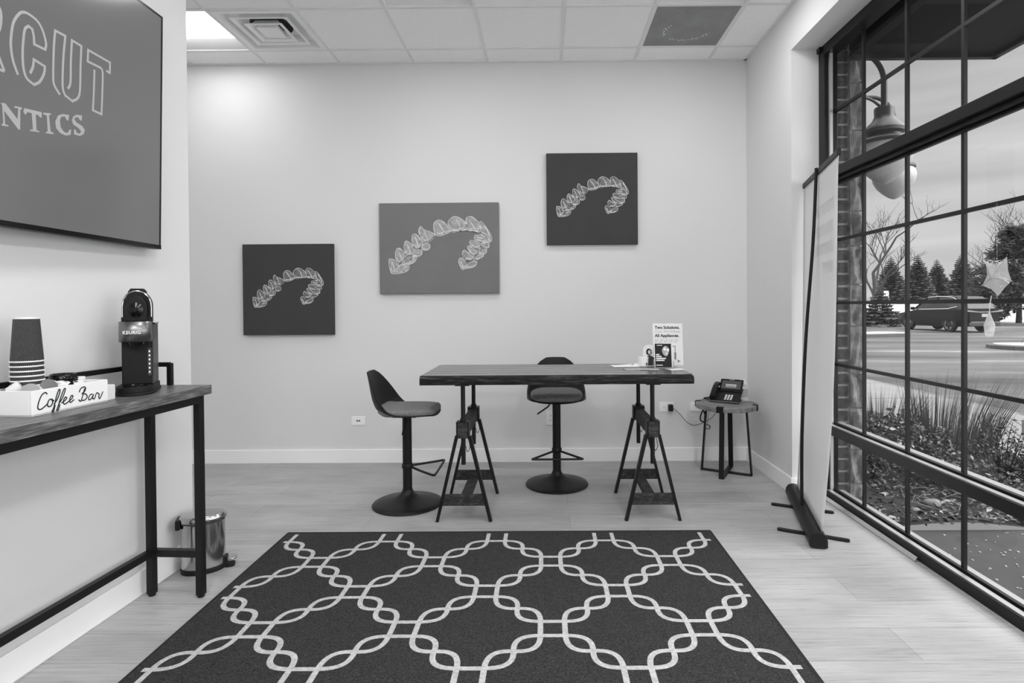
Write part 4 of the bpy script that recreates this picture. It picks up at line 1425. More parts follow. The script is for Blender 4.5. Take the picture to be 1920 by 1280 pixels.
for cx_ in (-0.490, 0.650):
    tr = bpy.data.objects.new('trestle', None)
    COL.objects.link(tr)
    tr.parent = tb
    tr.location = (cx_ - 0.08, 0, 0)
    frames = (3.365, 3.868)
    for fy in frames:
        yy = fy - 3.607
        # four straight flat legs per trestle, two to a frame
        for s in (-1, 1):
            b = MB()
            b.bar((s * 0.034, yy, 0.590), (s * 0.036, yy, 0.510), 0.030, 0.007, up=(1, 0, 0))
            b.bar((s * 0.036, yy - 0.012, 0.518), (s * 0.160, yy - 0.012, 0.0), 0.005, 0.017, up=(1, 0, 0.25))
            b.bar((s * 0.046, yy, 0.518), (s * 0.168, yy, 0.0), 0.028, 0.005, up=(1, 0, 0.25))
            b.build('leg', M['black'], tr, smooth=False)
        b = MB().box((-0.030, yy - 0.034, 0.508), (0.030, yy + 0.034, 0.600))
        b.build('head_block', M['trestle_wood'], tr, smooth=False, bevel=0.003)
        b = MB().box((-0.0385, yy - 0.030, 0.512), (-0.030, yy + 0.030, 0.604)).box((0.030, yy - 0.030, 0.512), (0.0385, yy + 0.030, 0.604))
        b.box((-0.0385, yy - 0.034, 0.600), (0.0385, yy + 0.034, 0.605))
        b.build('bracket', M['black'], tr, smooth=False)
        b = MB().tube([(0, yy, 0.345), (0, yy, TZ_TOP - TTH - 0.006)], 0.0135, 16)
        b.lathe([(0.019, 0.605), (0.019, 0.622)], 16, (0, yy, 0))
        b.cbox((0, yy, TZ_TOP - TTH - 0.004), (0.085, 0.085, 0.008))
        b.build('post', M['black'], tr)
        hw_ = 0.127
        b = MB().box((-hw_, yy - 0.012, 0.097), (hw_, yy + 0.012, 0.163))
        b.build('lower_brace', M['trestle_wood'], tr, smooth=False, bevel=0.002)
        b = MB().tube(smooth_path([(0.016, yy + 0.02, 0.52), (0.030, yy + 0.026, 0.48), (0.036, yy + 0.026, 0.44), (0.020, yy + 0.024, 0.415), (0.013, yy + 0.016, 0.45)], 5), 0.0022, 6)
        b.build('pin_ring', M['black'], tr)
    ya, yb = frames[0] - 3.607 + 0.034, frames[1] - 3.607 - 0.034
    MB().box((-0.028, ya, 0.515), (0.028, yb, 0.590)).build('cross_beam', M['trestle_wood'], tr, smooth=False, bevel=0.002)
    MB().box((-0.032, ya - 0.022, 0.106), (0.032, yb + 0.022, 0.130)).build('stretcher', M['trestle_wood'], tr, smooth=False, bevel=0.002)

# things standing on the trestle table
ZT = TZ_TOP + 0.0003
sg = thing('leaflet_sign', 'tall white standing leaflet headed Two Solutions at right table end', 'sign', (0.845, 3.800, ZT), math.radians(-4))
tilt = Matrix.Rotation(math.radians(-9), 4, 'X')
b = MB().box((-0.100, -0.001, 0.0), (0.100, 0.001, 0.286))
b.M = None
o = b.build('sheet', M['paper'], sg, smooth=False)
o.rotation_euler = (math.radians(-9), 0, 0)
b = MB().bar((0, 0.05, 0.0005), (0, 0.028, 0.17), 0.05, 0.0012, up=(0, 1, 0.2))
b.build('easel_back', M['paper'], sg, smooth=False)
def sgm(x_, z_, tx=0.0):
    return Matrix.Rotation(math.radians(-9), 4, 'X') @ frame_mtx((x_, -0.0016, z_), (1, 0, 0), (0, 0, 1))
for body, zz, sz, mt_, off in (('Two Solutions.', 0.250, 0.0275, M['ink'], 0.0009), ('One Workflow', 0.222, 0.0275, M['inkl'], -0.0002), ('All Appliances.', 0.194, 0.0275, M['ink'], 0.0009)):
    text_mesh('headline', body, sz, mt_, sg, sgm(-0.086, zz), 0.0002, offset=off)
b = MB()
for k in range(4):
    wl = (0.172, 0.172, 0.160, 0.07)[k]
    for q in range(int(wl / 0.012)):
        ww = 0.0065 + 0.004 * math.sin(q * 2.3 + k)
        b.box((-0.086 + q * 0.012, -0.0016, 0.1765 - k * 0.0095), (-0.086 + q * 0.012 + ww, -0.0012, 0.1795 - k * 0.0095))
b.box((0.030, -0.0017, 0.128), (0.050, -0.0012, 0.133)); b.box((0.045, -0.0017, 0.086), (0.050, -0.0012, 0.133)); b.box((0.041, -0.0017, 0.04), (0.054, -0.0012, 0.088))
b.add([(0.062, -0.0017, 0.018), (0.082, -0.0017, 0.028), (0.062, -0.0017, 0.040)], [(0, 1, 2)])
o = b.build('small_print', M['inkg'], sg, smooth=False)
o.rotation_euler = (math.radians(-9), 0, 0)

br = thing('brochure_holder', 'clear holder of dark brochures in front of the tall white leaflet', 'brochures', (0.782, 3.655, ZT), math.radians(-3))
ry = math.radians(-12)
b = MB().box((-0.062, -0.022, 0.0), (0.062, 0.050, 0.002))
b.box((-0.062, 0.046, 0.0), (0.062, 0.048, 0.05)); b.box((-0.062, -0.022, 0.0), (-0.060, 0.048, 0.045)); b.box((0.060, -0.022, 0.0), (0.062, 0.048, 0.045))
b.build('acrylic_stand', M['clear'], br, smooth=False)
b = MB().box((-0.058, -0.002, 0.002), (0.058, 0.012, 0.160))
o = b.build('brochure_stack', M['paper'], br, smooth=False)
o.rotation_euler = (ry, 0, 0)
b = MB().box((-0.054, -0.0030, 0.003), (0.052, -0.0020, 0.158))
cv = b.build('front_cover', M['ink'], br, smooth=False)
cv.rotation_euler = (ry, 0, 0)
b = MB()
face = smooth_path([(0.006, -0.0034, 0.140), (-0.008, -0.0034, 0.118), (-0.004, -0.0034, 0.095), (0.012, -0.0034, 0.076), (0.026, -0.0034, 0.080), (0.036, -0.0034, 0.104), (0.034, -0.0034, 0.130), (0.020, -0.0034, 0.144)], 5, True)
b.k = 0
b.add(face, [tuple(range(len(face)))])
b.k = 1
for cx_, cz_ in ((0.010, 0.122), (0.030, 0.117)):
    b.add([(cx_ + 0.009 * math.cos(2 * PI * k / 14), -0.0038, cz_ + 0.011 * math.sin(2 * PI * k / 14)) for k in range(14)], [tuple(range(14))])
b.add([(0.012, -0.0038, 0.092), (0.020, -0.0038, 0.088), (0.028, -0.0038, 0.094), (0.020, -0.0038, 0.098)], [(0, 1, 2, 3)])
for k, wl in enumerate((0.022, 0.036, 0.064, 0.054)):
    b.box((-0.048, -0.0036, 0.082 - k * 0.0125), (-0.048 + wl, -0.0031, 0.090 - k * 0.0125))
b.box((-0.048, -0.0036, 0.014), (-0.006, -0.0031, 0.019)); b.box((-0.040, -0.0036, 0.145), (-0.006, -0.0031, 0.149))
b.build('cover_print', [M['al_grey'], M['paper']], cv, smooth=False, recalc=False)

cd = thing('photo_card', 'small arched white card with a portrait behind the mug', 'card', (0.712, 3.762, ZT), math.radians(8))
outl = [(-0.045, 0.0), (0.045, 0.0), (0.045, 0.10)] + [(0.045 * math.cos(PI * k / 12), 0.10 + 0.045 * math.sin(PI * k / 12)) for k in range(1, 12)] + [(-0.045, 0.10)]
o = MB().prism(outl, -0.001, 0.001, ax='y').build('card_face', M['paper'], cd, smooth=False)
o.rotation_euler = (math.radians(-8), 0, 0)
MB().bar((0, 0.035, 0.0005), (0, 0.016, 0.09), 0.03, 0.001, up=(0, 1, 0.2)).build('easel_back', M['paper'], cd, smooth=False)
b = MB()
hair = smooth_path([(-0.012, -0.0015, 0.075), (-0.022, -0.0015, 0.090), (-0.016, -0.0015, 0.112), (0.0, -0.0015, 0.118), (0.014, -0.0015, 0.106), (0.014, -0.0015, 0.082)], 4, True)
b.k = 0; b.add(hair, [tuple(range(len(hair)))])
bust = [(-0.040, -0.0015, 0.004), (0.038, -0.0015, 0.004), (0.034, -0.0015, 0.055), (0.0, -0.0015, 0.076), (-0.034, -0.0015, 0.055)]
b.k = 1; b.add(bust, [(0, 1, 2, 3, 4)])
fc = [(0.0 + 0.010 * math.cos(2 * PI * k / 14), -0.0018, 0.094 + 0.014 * math.sin(2 * PI * k / 14)) for k in range(14)]
b.k = 2; b.add(fc, [tuple(range(14))])
o = b.build('portrait', [M['ink'], M['dgrey'], M['al_line2']], cd, smooth=False, recalc=False)
o.rotation_euler = (math.radians(-8), 0, 0)

mg = thing('mug', 'small white cup on the trestle table beside the papers', 'cup', (0.663, 3.735, ZT))
b = MB().lathe([(0.0, 0.0), (0.026, 0.0), (0.031, 0.006), (0.034, 0.060), (0.0345, 0.064), (0.0315, 0.064), (0.029, 0.008), (0.0, 0.006)], 32, cap0=False, cap1=False)
b.build('cup_body', M['white'], mg)
b = MB().add([(0.012, -0.0352, 0.012), (0.026, -0.0262, 0.020), (0.012, -0.0352, 0.030)], [(0, 1, 2)])
b.build('triangle_mark', M['ink'], mg, smooth=False, recalc=False)

def sheet_thing(name, label, cat, x_, y_, w_, d_, rz, material, z_=0.0004, curl=0.0):
    b = MB()
    b.grid(lambda u, v: (w_ * (u - 0.5), d_ * (v - 0.5), 0.0006 + curl * (2 * u - 1) ** 2), 9, 3)
    o = b.build(name, material)
    sd = o.modifiers.new('thick', 'SOLIDIFY'); sd.thickness = 0.001; sd.offset = 1
    o.location = (x_, y_, TZ_TOP + z_)
    o.rotation_euler = (0, 0, rz)
    return tag(o, label, cat, 'papers on the trestle table')
nap = thing('napkin', 'folded white napkin with a small dark mark lying left of the mug', 'napkin', (0.555, 3.775, ZT), 0.1)
b = MB().grid(lambda u, v: (0.20 * (u - 0.5), 0.13 * (v - 0.5), 0.001 + 0.016 * u * math.sin(PI * v) ** 0.7), 10, 10)
o = b.build('cloth', M['paper'], nap)
sd = o.modifiers.new('thick', 'SOLIDIFY'); sd.thickness = 0.0012; sd.offset = 1
b = MB().lathe([(0.0, 0.0), (0.009, 0.0), (0.009, 0.0006), (0, 0.0006)], 14, (0.035, -0.03, 0.0140), cap0=False, cap1=False)
o = b.build('mark', M['ink'], nap)
o.rotation_euler = (0, 0, 0)
sheet_thing('leaflet', 'printed grey leaflet lying flat in front of the mug', 'leaflet', 0.580, 3.585, 0.14, 0.10, 0.25, M['paper2'])
sheet_thing('leaflet', 'printed grey leaflet fanned out right of the front one', 'leaflet', 0.672, 3.560, 0.12, 0.10, -0.15, M['paper2'], 0.0022)
sheet_thing('leaflet', 'pale leaflet lying flat right of the dark brochures', 'leaflet', 0.835, 3.560, 0.10, 0.09, 0.3, M['paper'])

# ------------------------------------------------------------------ small round table with the telephone
SZ = 0.540
sdt = thing('side_table', 'small round wooden side table on crossed black legs in the corner', 'table', (1.402, 4.318, 0), math.radians(-29))
b = MB()
RT = 0.228
b.lathe([(RT - 0.006, SZ - 0.038), (RT, SZ - 0.034), (RT, SZ - 0.004), (RT - 0.004, SZ)], 64)
b.build('tabletop', M['side_wood'], sdt)
RL0, RL1, LW, LT_ = 0.150, 0.186, 0.036, 0.012
for k in range(4):
    a = k * PI / 2
    ca, sa = math.cos(a), math.sin(a)
    b = MB()
    b.bar((RL0 * ca, RL0 * sa, SZ - 0.038), (RL1 * ca, RL1 * sa, 0.0), LW, LT_, up=(ca, sa, 0))
    b.build('leg', M['black'], sdt, smooth=False, bevel=0.001)
    b = MB()
    R0 = Matrix.Rotation(a, 3, 'Z')
    b.cbox(R0 @ Vector((RT + 0.002, 0, SZ - 0.018)), (0.005, 0.050, 0.040), rot=R0)
    b.cbox(R0 @ Vector((RT - 0.016, 0, SZ + 0.001)), (0.036, 0.050, 0.003), rot=R0)
    b.cbox(R0 @ Vector((RT - 0.036, 0, SZ - 0.0395)), (0.080, 0.046, 0.003), rot=R0)
    b.build('rim_bracket', M['black'], sdt, smooth=False)
b = MB().box((-RL1, -LW / 2, 0), (RL1, LW / 2, 0.011)).box((-LW / 2, -RL1, 0.0005), (LW / 2, RL1, 0.0115))
b.build('floor_cross', M['black'], sdt, smooth=False)

ph = thing('desk_telephone', 'black desk telephone with tilted screen on the round side table', 'telephone', (1.425, 4.375, SZ), math.radians(-33))
# local: -y is the front edge, x runs along it
b = MB()
b.prism([(-0.085, 0.004), (-0.085, 0.016), (-0.080, 0.020), (0.055, 0.098), (0.066, 0.098), (0.066, 0.088), (-0.070, 0.004)], -0.112, 0.112, ax='x')
b.build('body', M['blackm'], ph, smooth=False, bevel=0.003)
b = MB().bar((0.0, 0.04, 0.072), (0.0, 0.095, 0.004), 0.17, 0.008, up=(0, 1, 0.5))
b.cbox((0, 0.05, 0.0035), (0.17, 0.10, 0.007))
b.build('stand', M['blackm'], ph, smooth=False)
MB().bar((-0.111, -0.0855, 0.012), (0.111, -0.0855, 0.012), 0.006, 0.007).build('silver_strip', M['chrome'], ph, smooth=False)
nf = Vector((0, -0.5, 0.866)); uf = Vector((0, 0.866, 0.5))
def kp(x_, u_, off=0.0):
    return Vector((x_, -0.080, 0.020)) + uf * u_ + nf * off
Rk = Matrix((Vector((1, 0, 0)), uf, nf)).transposed()
for r_ in range(4):
    for c_ in range(3):
        MB().cbox(kp(0.006 + c_ * 0.0215, 0.016 + r_ * 0.0165, 0.0015), (0.014, 0.0092, 0.003), rot=Rk).build('key', M['white'], ph, smooth=False)
for (x_, u_) in ((-0.040, 0.018), (-0.022, 0.030), (-0.038, 0.045), (-0.022, 0.058), (0.072, 0.018), (0.090, 0.030), (0.074, 0.042), (0.090, 0.055)):
    MB().cbox(kp(x_, u_, 0.001), (0.007, 0.004, 0.002), rot=Rk).build('key', M['dgrey'], ph, smooth=False)
# screen block, hinged more upright
sc = bpy.data.objects.new('screen_unit', None)
COL.objects.link(sc); sc.parent = ph
sc.location = (0.024, 0.010, 0.078)
sc.rotation_euler = (math.radians(52), 0, 0)
MB().prism(rounded_rect(0.172, 0.112, 0.006, 3, 0, 0.056), -0.014, 0.0).build('screen_case', M['blackg'], sc, smooth=False)
MB().box((-0.073, 0.024, 0.0), (0.073, 0.098, 0.0010)).build('display', mat('dim_phone_display', 0.02, 0.5, spec=0.1, emit=0.05), sc, smooth=False)
b = MB().box((-0.040, 0.040, 0.001), (0.040, 0.066, 0.0016))
b.build('display_window', mat('bright_phone_window', 0.1, 0.6, spec=0.1, emit=0.30), sc, smooth=False)
MB().box((-0.034, 0.046, 0.0016), (0.034, 0.052, 0.0019)).build('display_line', M['dgrey'], sc, smooth=False)
MB().box((-0.018, 0.1035, 0.0), (0.018, 0.1075, 0.0006)).build('badge', M['inkl'], sc, smooth=False)
# handset
b = MB()
hp = [kp(-0.083, 0.000, 0.024), kp(-0.083, 0.030, 0.034), kp(-0.083, 0.080, 0.043), kp(-0.083, 0.130, 0.042), kp(-0.083, 0.172, 0.030)]
hs = smooth_path(hp, 6)
def hand(u, v):
    f = u * (len(hs) - 1); i = min(int(f), len(hs) - 2)
    p = hs[i].lerp(hs[i + 1], f - i)
    e = abs(2 * u - 1)
    ww = 0.021 + 0.004 * e ** 3; hh = 0.011 + 0.010 * e ** 3
    a = 2 * PI * v
    ca, sa = math.cos(a), math.sin(a)
    return p + Vector((1, 0, 0)) * (ww * abs(ca) ** 0.6 * (1 if ca > 0 else -1)) + nf * (hh * abs(sa) ** 0.6 * (1 if sa > 0 else -1) - 0.006 * e ** 3)
b.grid(hand, 26, 20, closed_v=True)
b.add([hand(0, k / 20) for k in range(20)], [tuple(range(20))]); b.add([hand(1, k / 20) for k in range(20)], [tuple(range(19, -1, -1))])
b.build('handset', M['blackg'], ph, angle=50)
# coiled cord: droops off the table edge and loops back
cpts = smooth_path([(-0.105, -0.068, 0.016), (-0.135, -0.030, 0.014), (-0.175, 0.020, 0.012), (-0.196, 0.045, -0.012), (-0.203, 0.050, -0.050), (-0.198, 0.050, -0.095), (-0.183, 0.050, -0.135),
                    (-0.179, 0.050, -0.168), (-0.192, 0.050, -0.186), (-0.212, 0.050, -0.186), (-0.224, 0.050, -0.165), (-0.218, 0.052, -0.130),
                    (-0.204, 0.056, -0.095), (-0.192, 0.058, -0.050), (-0.186, 0.052, -0.010), (-0.160, 0.035, 0.014), (-0.120, 0.0, 0.018), (-0.100, -0.01, 0.020)], 14)
coil = []
tt = 0.0
for i_, p in enumerate(cpts):
    if i_ % 1 == 0:
        for q in range(4):
            if i_ + 1 < len(cpts):
                c_ = p.lerp(cpts[i_ + 1], q / 4)
                tdir = (cpts[i_ + 1] - p).normalized()
                u_ = tdir.cross(Vector((0, 1, 0)))
                if u_.length < 0.1: u_ = tdir.cross(Vector((1, 0, 0)))
                u_.normalize(); w_ = tdir.cross(u_)
                an = (i_ * 4 + q) * 1.25
                coil.append(c_ + (u_ * math.cos(an) + w_ * math.sin(an)) * 0.0042)
MB().tube(coil, 0.0019, 5).build('coiled_cord', M['blackg'], ph, angle=80)

pb = thing('pump_bottle', 'clear square pump bottle behind the telephone on the side table', 'bottle', (1.575, 4.395, SZ), 0.1)
b = MB().prism(rounded_rect(0.062, 0.040, 0.008, 4), 0.001, 0.118)
b.lathe([(0.014, 0.118), (0.012, 0.128), (0.012, 0.134)], 16)
b.build('bottle_body', M['clear'], pb)
MB().prism(rounded_rect(0.056, 0.002, 0.0008, 1), 0.028, 0.095).build('label_patch', M['inkl'], pb, smooth=False)
b = MB().lathe([(0.013, 0.130), (0.013, 0.145), (0.005, 0.147), (0.004, 0.165), (0.008, 0.167), (0.008, 0.173), (0.0, 0.174)], 16, cap0=True, cap1=False)
b.bar((0, 0, 0.170), (-0.034, 0, 0.166), 0.008, 0.006)
b.build('pump', M['white'], pb)

# ------------------------------------------------------------------ wall plates, adapter and cables
def outlet(label, cx_, cz_, w_, h_, kind):
    t = thing('wall_outlet', label, 'outlet', (cx_, YB, cz_), 0, 'white plates on the back wall')
    MB().box((-w_ / 2, -0.006, -h_ / 2), (w_ / 2, -0.0005, h_ / 2)).build('plate', M['white'], t, smooth=False, bevel=0.002)
    if kind == 'duplex':
        for s in (-1, 1):
            c0 = (s * 0.020 if w_ > h_ else 0, 0 if w_ > h_ else s * 0.020)
            f = MB().lathe([(0.0155, 0.0), (0.0155, 0.0015)], 20).build('socket', M['trim'], t)
            f.rotation_euler = (PI / 2, 0, 0)
            f.location = (c0[0], -0.006, c0[1])
            b = MB()
            b.box((c0[0] - 0.0065, -0.0080, c0[1] - 0.003), (c0[0] - 0.0045, -0.0072, c0[1] + 0.006))
            b.box((c0[0] + 0.0045, -0.0080, c0[1] - 0.003), (c0[0] + 0.0065, -0.0072, c0[1] + 0.006))
            b.cbox((c0[0], -0.0076, c0[1] - 0.008), (0.0045, 0.001, 0.004))
            b.build('slots', M['ink'], t, smooth=False)
    else:
        b = MB()
        for s in (-1, 1):
            b.box((s * 0.009 - 0.006, -0.0078, -0.005), (s * 0.009 + 0.006, -0.0055, 0.006))
        b.build('jack', M['ink' if kind == 'jack2' else 'inkg'], t, smooth=False)
    return t
outlet('white data plate on back wall, left of the left bar stool', -1.553, 0.351, 0.115, 0.072, 'jack2')
outlet('upright white outlet behind the pole of the stool facing the camera', 0.052, 0.366, 0.076, 0.118, 'duplex')
outlet('white outlet with a black plug, right of the trestle table', 1.017, 0.450, 0.122, 0.078, 'duplex')
outlet('white plate partly behind the round side table', 1.278, 0.452, 0.122, 0.078, 'jack')
ad = thing('power_adapter', 'black power adapter plugged in the outlet right of the trestle table', 'adapter', (1.046, YB - 0.006, 0.448))
MB().box((-0.018, -0.045, -0.028), (0.018, -0.0005, 0.026)).build('plug_body', M['blackm'], ad, smooth=False, bevel=0.004)
b = MB().tube(smooth_path([(0.012, -0.030, 0.0), (0.040, -0.035, -0.020), (0.085, -0.04, -0.065), (0.125, -0.05, -0.115), (0.175, -0.06, -0.138), (0.230, -0.07, -0.126), (0.265, -0.09, -0.105),
                                    (0.300, -0.13, -0.070), (0.325, -0.17, -0.02), (0.335, -0.20, 0.02), (0.340, -0.22, 0.055)], 6), 0.0024, 6)
b.build('cable', M['blackm'], ad)
cc = thing('cable_coil', 'small tied coil of dark cable hanging below the round side table', 'cable', (1.292, 4.44, 0.33))
b = MB()
rc = random.Random(3)
for k in range(4):
    ax_ = Euler((rc.uniform(-0.6, 0.6) + PI / 2, rc.uniform(-0.5, 0.5), rc.uniform(-1, 1))).to_matrix()
    b.tube([ax_ @ Vector((0.024 * math.cos(2 * PI * q / 18), 0.017 * math.sin(2 * PI * q / 18), 0)) for q in range(18)], 0.0022, 5, closed=True)
b.build('loops', M['dgrey'], cc)
b = MB().tube(smooth_path([(0, 0, 0.01), (0.004, -0.005, 0.06), (0.006, -0.02, 0.12), (0.008, -0.028, 0.172)], 5), 0.0018, 5)
b.build('lead', M['dgrey'], cc)

# ------------------------------------------------------------------ roll-up banner, seen from behind
PA, PB_ = Vector((1.447, 2.955, 0)), Vector((1.676, 3.775, 0))
bd = (PB_ - PA).normalized()
bnr = thing('banner_stand', 'white roll up banner seen from behind, standing beside the window', 'banner', tuple((PA + PB_) / 2))
bside = Vector((bd.y, -bd.x, 0))        # towards the window
def bp(s, w, z):
    return PA + bd * s + bside * w + Vector((0, 0, z))
BLn = (PB_ - PA).length
ring = [(-0.042, 0.012), (-0.046, 0.030), (-0.043, 0.055), (-0.030, 0.076), (-0.004, 0.086), (0.020, 0.082), (0.036, 0.068), (0.042, 0.045), (0.042, 0.012), (0.030, 0.006), (-0.030, 0.006)]
b = MB()
n_ = len(ring)
for s in (0.006, BLn - 0.006):
    b.add([bp(s, w, z) for w, z in ring], [])
b.f += [(i, (i + 1) % n_, n_ + (i + 1) % n_, n_ + i) for i in range(n_)]
b.mi += [0] * n_
cs = b.build('base_cassette', M['black'], bnr, world=True, angle=50)
for s0, s1 in ((-0.004, 0.008), (BLn - 0.008, BLn + 0.004)):
    b = MB()
    b.add([bp(s0, w * 1.03, z * 1.02 - 0.001) for w, z in ring] + [bp(s1, w * 1.03, z * 1.02 - 0.001) for w, z in ring], [tuple(range(n_ - 1, -1, -1)), tuple(range(n_, 2 * n_))] +
          [(i, (i + 1) % n_, n_ + (i + 1) % n_, n_ + i) for i in range(n_)])
    b.build('end_cap', M['blackm'], bnr, world=True, smooth=False)
for fa, fb in (((1.463, 3.616), (1.786, 3.455)), ((1.333, 3.211), (1.658, 3.040))):
    fa, fb = Vector((*fa, 0)), Vector((*fb, 0))
    dv = (fb - fa); L = dv.length; ang = math.atan2(dv.y, dv.x)
    b = MB()
    b.M = Matrix.Translation((fa + fb) / 2) @ Matrix.Rotation(ang, 4, 'Z')
    b.prism(rounded_rect(L, 0.030, 0.0149, 6), 0.001, 0.012)
    b.build('foot', M['black'], bnr, world=True, smooth=False)
TOPA, TOPB = Vector((1.565, 2.97, 2.098)), Vector((1.768, 3.80, 2.094))
BOTA, BOTB = bp(0.025, 0.020, 0.082), bp(BLn - 0.02, 0.022, 0.082)
def panel(u, v):
    t_ = v
    p = (BOTA * (1 - u) + BOTB * u) * (1 - t_) + (TOPA * (1 - u) + TOPB * u) * t_
    bow = 0.034 * math.sin(PI * min(1, t_) ** 0.75) * (1 - 0.35 * u)
    cup = -0.010 * (2 * u - 1) ** 2 * math.sin(PI * t_) ** 0.5 if 0 < t_ < 1 else 0
    return p + bside * (bow + cup)
b = MB().grid(panel, 13, 41)
pn_ = b.build('banner_sheet', M['banner'], bnr, world=True, angle=80)
sd = pn_.modifiers.new('thick', 'SOLIDIFY'); sd.thickness = 0.0012; sd.offset = 0
# faint mirrored print showing through the back
b = MB()
rb = random.Random(8)
for row, (v0, u0, u1) in enumerate(((0.86, 0.10, 0.62), (0.80, 0.12, 0.55), (0.745, 0.12, 0.60), (0.69, 0.12, 0.42))):
    uu = u0
    while uu < u1:
        w_ = rb.uniform(0.025, 0.05)
        for q in range(2):
            a_ = uu + q * w_ * 0.55
            ps = [Vector(panel(a_, v0)), Vector(panel(a_ + 0.012, v0)), Vector(panel(a_ + 0.012, v0 + 0.034)), Vector(panel(a_, v0 + 0.034))]
            b.add([p - bside * 0.0013 for p in ps], [(0, 1, 2, 3)])
        ps = [Vector(panel(uu, v0 + 0.012 * q2)) for q2 in (1,)]
        a_ = uu
        ps = [Vector(panel(a_, v0 + 0.026)), Vector(panel(a_ + w_ * 0.6, v0 + 0.026)), Vector(panel(a_ + w_ * 0.6, v0 + 0.031)), Vector(panel(a_, v0 + 0.031))]
        b.add([p - bside * 0.0013 for p in ps], [(0, 1, 2, 3)])
        uu += w_ + 0.02
    b.build('faint_print', M['banner_ink'], bnr, world=True, smooth=False, recalc=False)
    b = MB()
for k in range(10):
    a0_, a1_ = 2 * PI * k / 10, 2 * PI * (k + 1) / 10
    ps = [Vector(panel(0.25 + r_ * 0.030 * math.cos(a_), 0.60 + r_ * 0.012 * math.sin(a_))) for a_, r_ in ((a0_, 0.7), (a1_, 0.7), (a1_, 1), (a0_, 1))]
    b.add([p - bside * 0.0013 for p in ps], [(0, 1, 2, 3)])
b.build('faint_print', M['banner_ink'], bnr, world=True, smooth=False, recalc=False)
b = MB().bar(TOPA + (TOPA - TOPB) * 0.006, TOPB + (TOPB - TOPA) * 0.006, 0.020, 0.034)
b.build('top_bar', M['black'], bnr, world=True, smooth=False, bevel=0.003)
b = MB().tube(smooth_path([bp(0.44, -0.012, 0.075), (1.574, 3.42, 0.5), (1.598, 3.42, 1.08), (1.638, 3.41, 1.66), (1.655, 3.405, 2.06), (1.656, 3.405, 2.118)], 8), 0.0095, 12)
b.build('support_pole', M['black'], bnr, world=True)
MB().bar((1.652, 3.40, 2.100), (1.672, 3.40, 2.100), 0.014, 0.014).build('pole_hook', M['black'], bnr, world=True, smooth=False)

# ------------------------------------------------------------------ rug
rg_ = thing('area_rug', 'large charcoal flatweave rug with pale linked trellis pattern', 'rug', (-0.265, 1.65, 0))
RX0, RX1, RY0, RY1, RZ = -1.471, 0.940, 0.05, 3.187, 0.008
b = MB()
b.k = 0
b.box((RX0, RY0, 0.0004), (RX1, RY1, RZ))
b.k = 1
NX, NY, S_, PX, PY = 0.297, 0.295, 0.049, 0.027, 2.812
W_ = 0.022
def clip_runs(pts, top):
    run = []
    for p in pts:
        if RX0 + 0.028 < p.x < RX1 - 0.028 and RY0 + 0.01 < p.y < RY1 - top:
            run.append(p)
        else:
            if len(run) > 1: yield run
            run = []
    if len(run) > 1: yield run
def bez(p0, p1, p2, p3, n=10):
    out = []
    for i in range(n + 1):
        t = i / n
        out.append(p0 * (1 - t) ** 3 + p1 * 3 * t * (1 - t) ** 2 + p2 * 3 * t * t * (1 - t) + p3 * t ** 3)
    return out
lvl = 0
def strand(pts, top=0.050):
    global lvl
    lvl = (lvl + 1) % 7
    for run in clip_runs([Vector((p.x, p.y, RZ + 0.0006 + 0.00006 * lvl)) for p in pts], top):
        b.ribbon(run, W_, (0, 0, 1))
for i in range(-8, 6):
    for j in range(-11, 4):
        if (i + j) % 2:
            continue
        c = Vector((PX + i * NX, PY + j * NY, 0))
        if c.x < RX0 - 0.4 or c.x > RX1 + 0.4:
            continue
        for s in (-1, 1):
            n8 = 18
            strand([c + Vector((-S_ - 0.004 + (2 * S_ + 0.008) * q / n8, s * S_, 0)) for q in range(n8 + 1)])
            strand([c + Vector((s * S_, -S_ - 0.004 + (2 * S_ + 0.008) * q / n8, 0)) for q in range(n8 + 1)], 0.006)
        for sx_ in (-1, 1):
            D0, D1 = S_, NX - S_
            D1y = NY - S_
            mx_, my_ = NX / 2, NY / 2
            k_ = 0.072
            def V2(x_, y_): return c + Vector((sx_ * x_, y_, 0))
            strand(bez(V2(D0, D0), V2(D0 + k_, D0), V2(mx_ + 0.006, my_ - k_), V2(mx_, my_))[:-1] + bez(V2(mx_, my_), V2(mx_ - 0.006, my_ + k_), V2(D1 - k_, D1y), V2(D1, D1y)))
            strand(bez(V2(D0, D0), V2(D0, D0 + k_), V2(mx_ - k_, my_ + 0.006), V2(mx_, my_))[:-1] + bez(V2(mx_, my_), V2(mx_ + k_, my_ - 0.006), V2(D1, D1y - k_), V2(D1, D1y)))
b.build('woven_field', [M['rug_dark'], M['rug_light']], rg_, world=True, smooth=False, recalc=False)
b = MB()
for p, q in (((RX0, RY0), (RX1, RY0)), ((RX1, RY0), (RX1, RY1)), ((RX1, RY1), (RX0, RY1)), ((RX0, RY1), (RX0, RY0))):
    b.bar((*p, 0.0045), (*q, 0.0045), 0.010, 0.009)
b.build('bound_edge', M['rug_edge'], rg_, world=True, smooth=False)

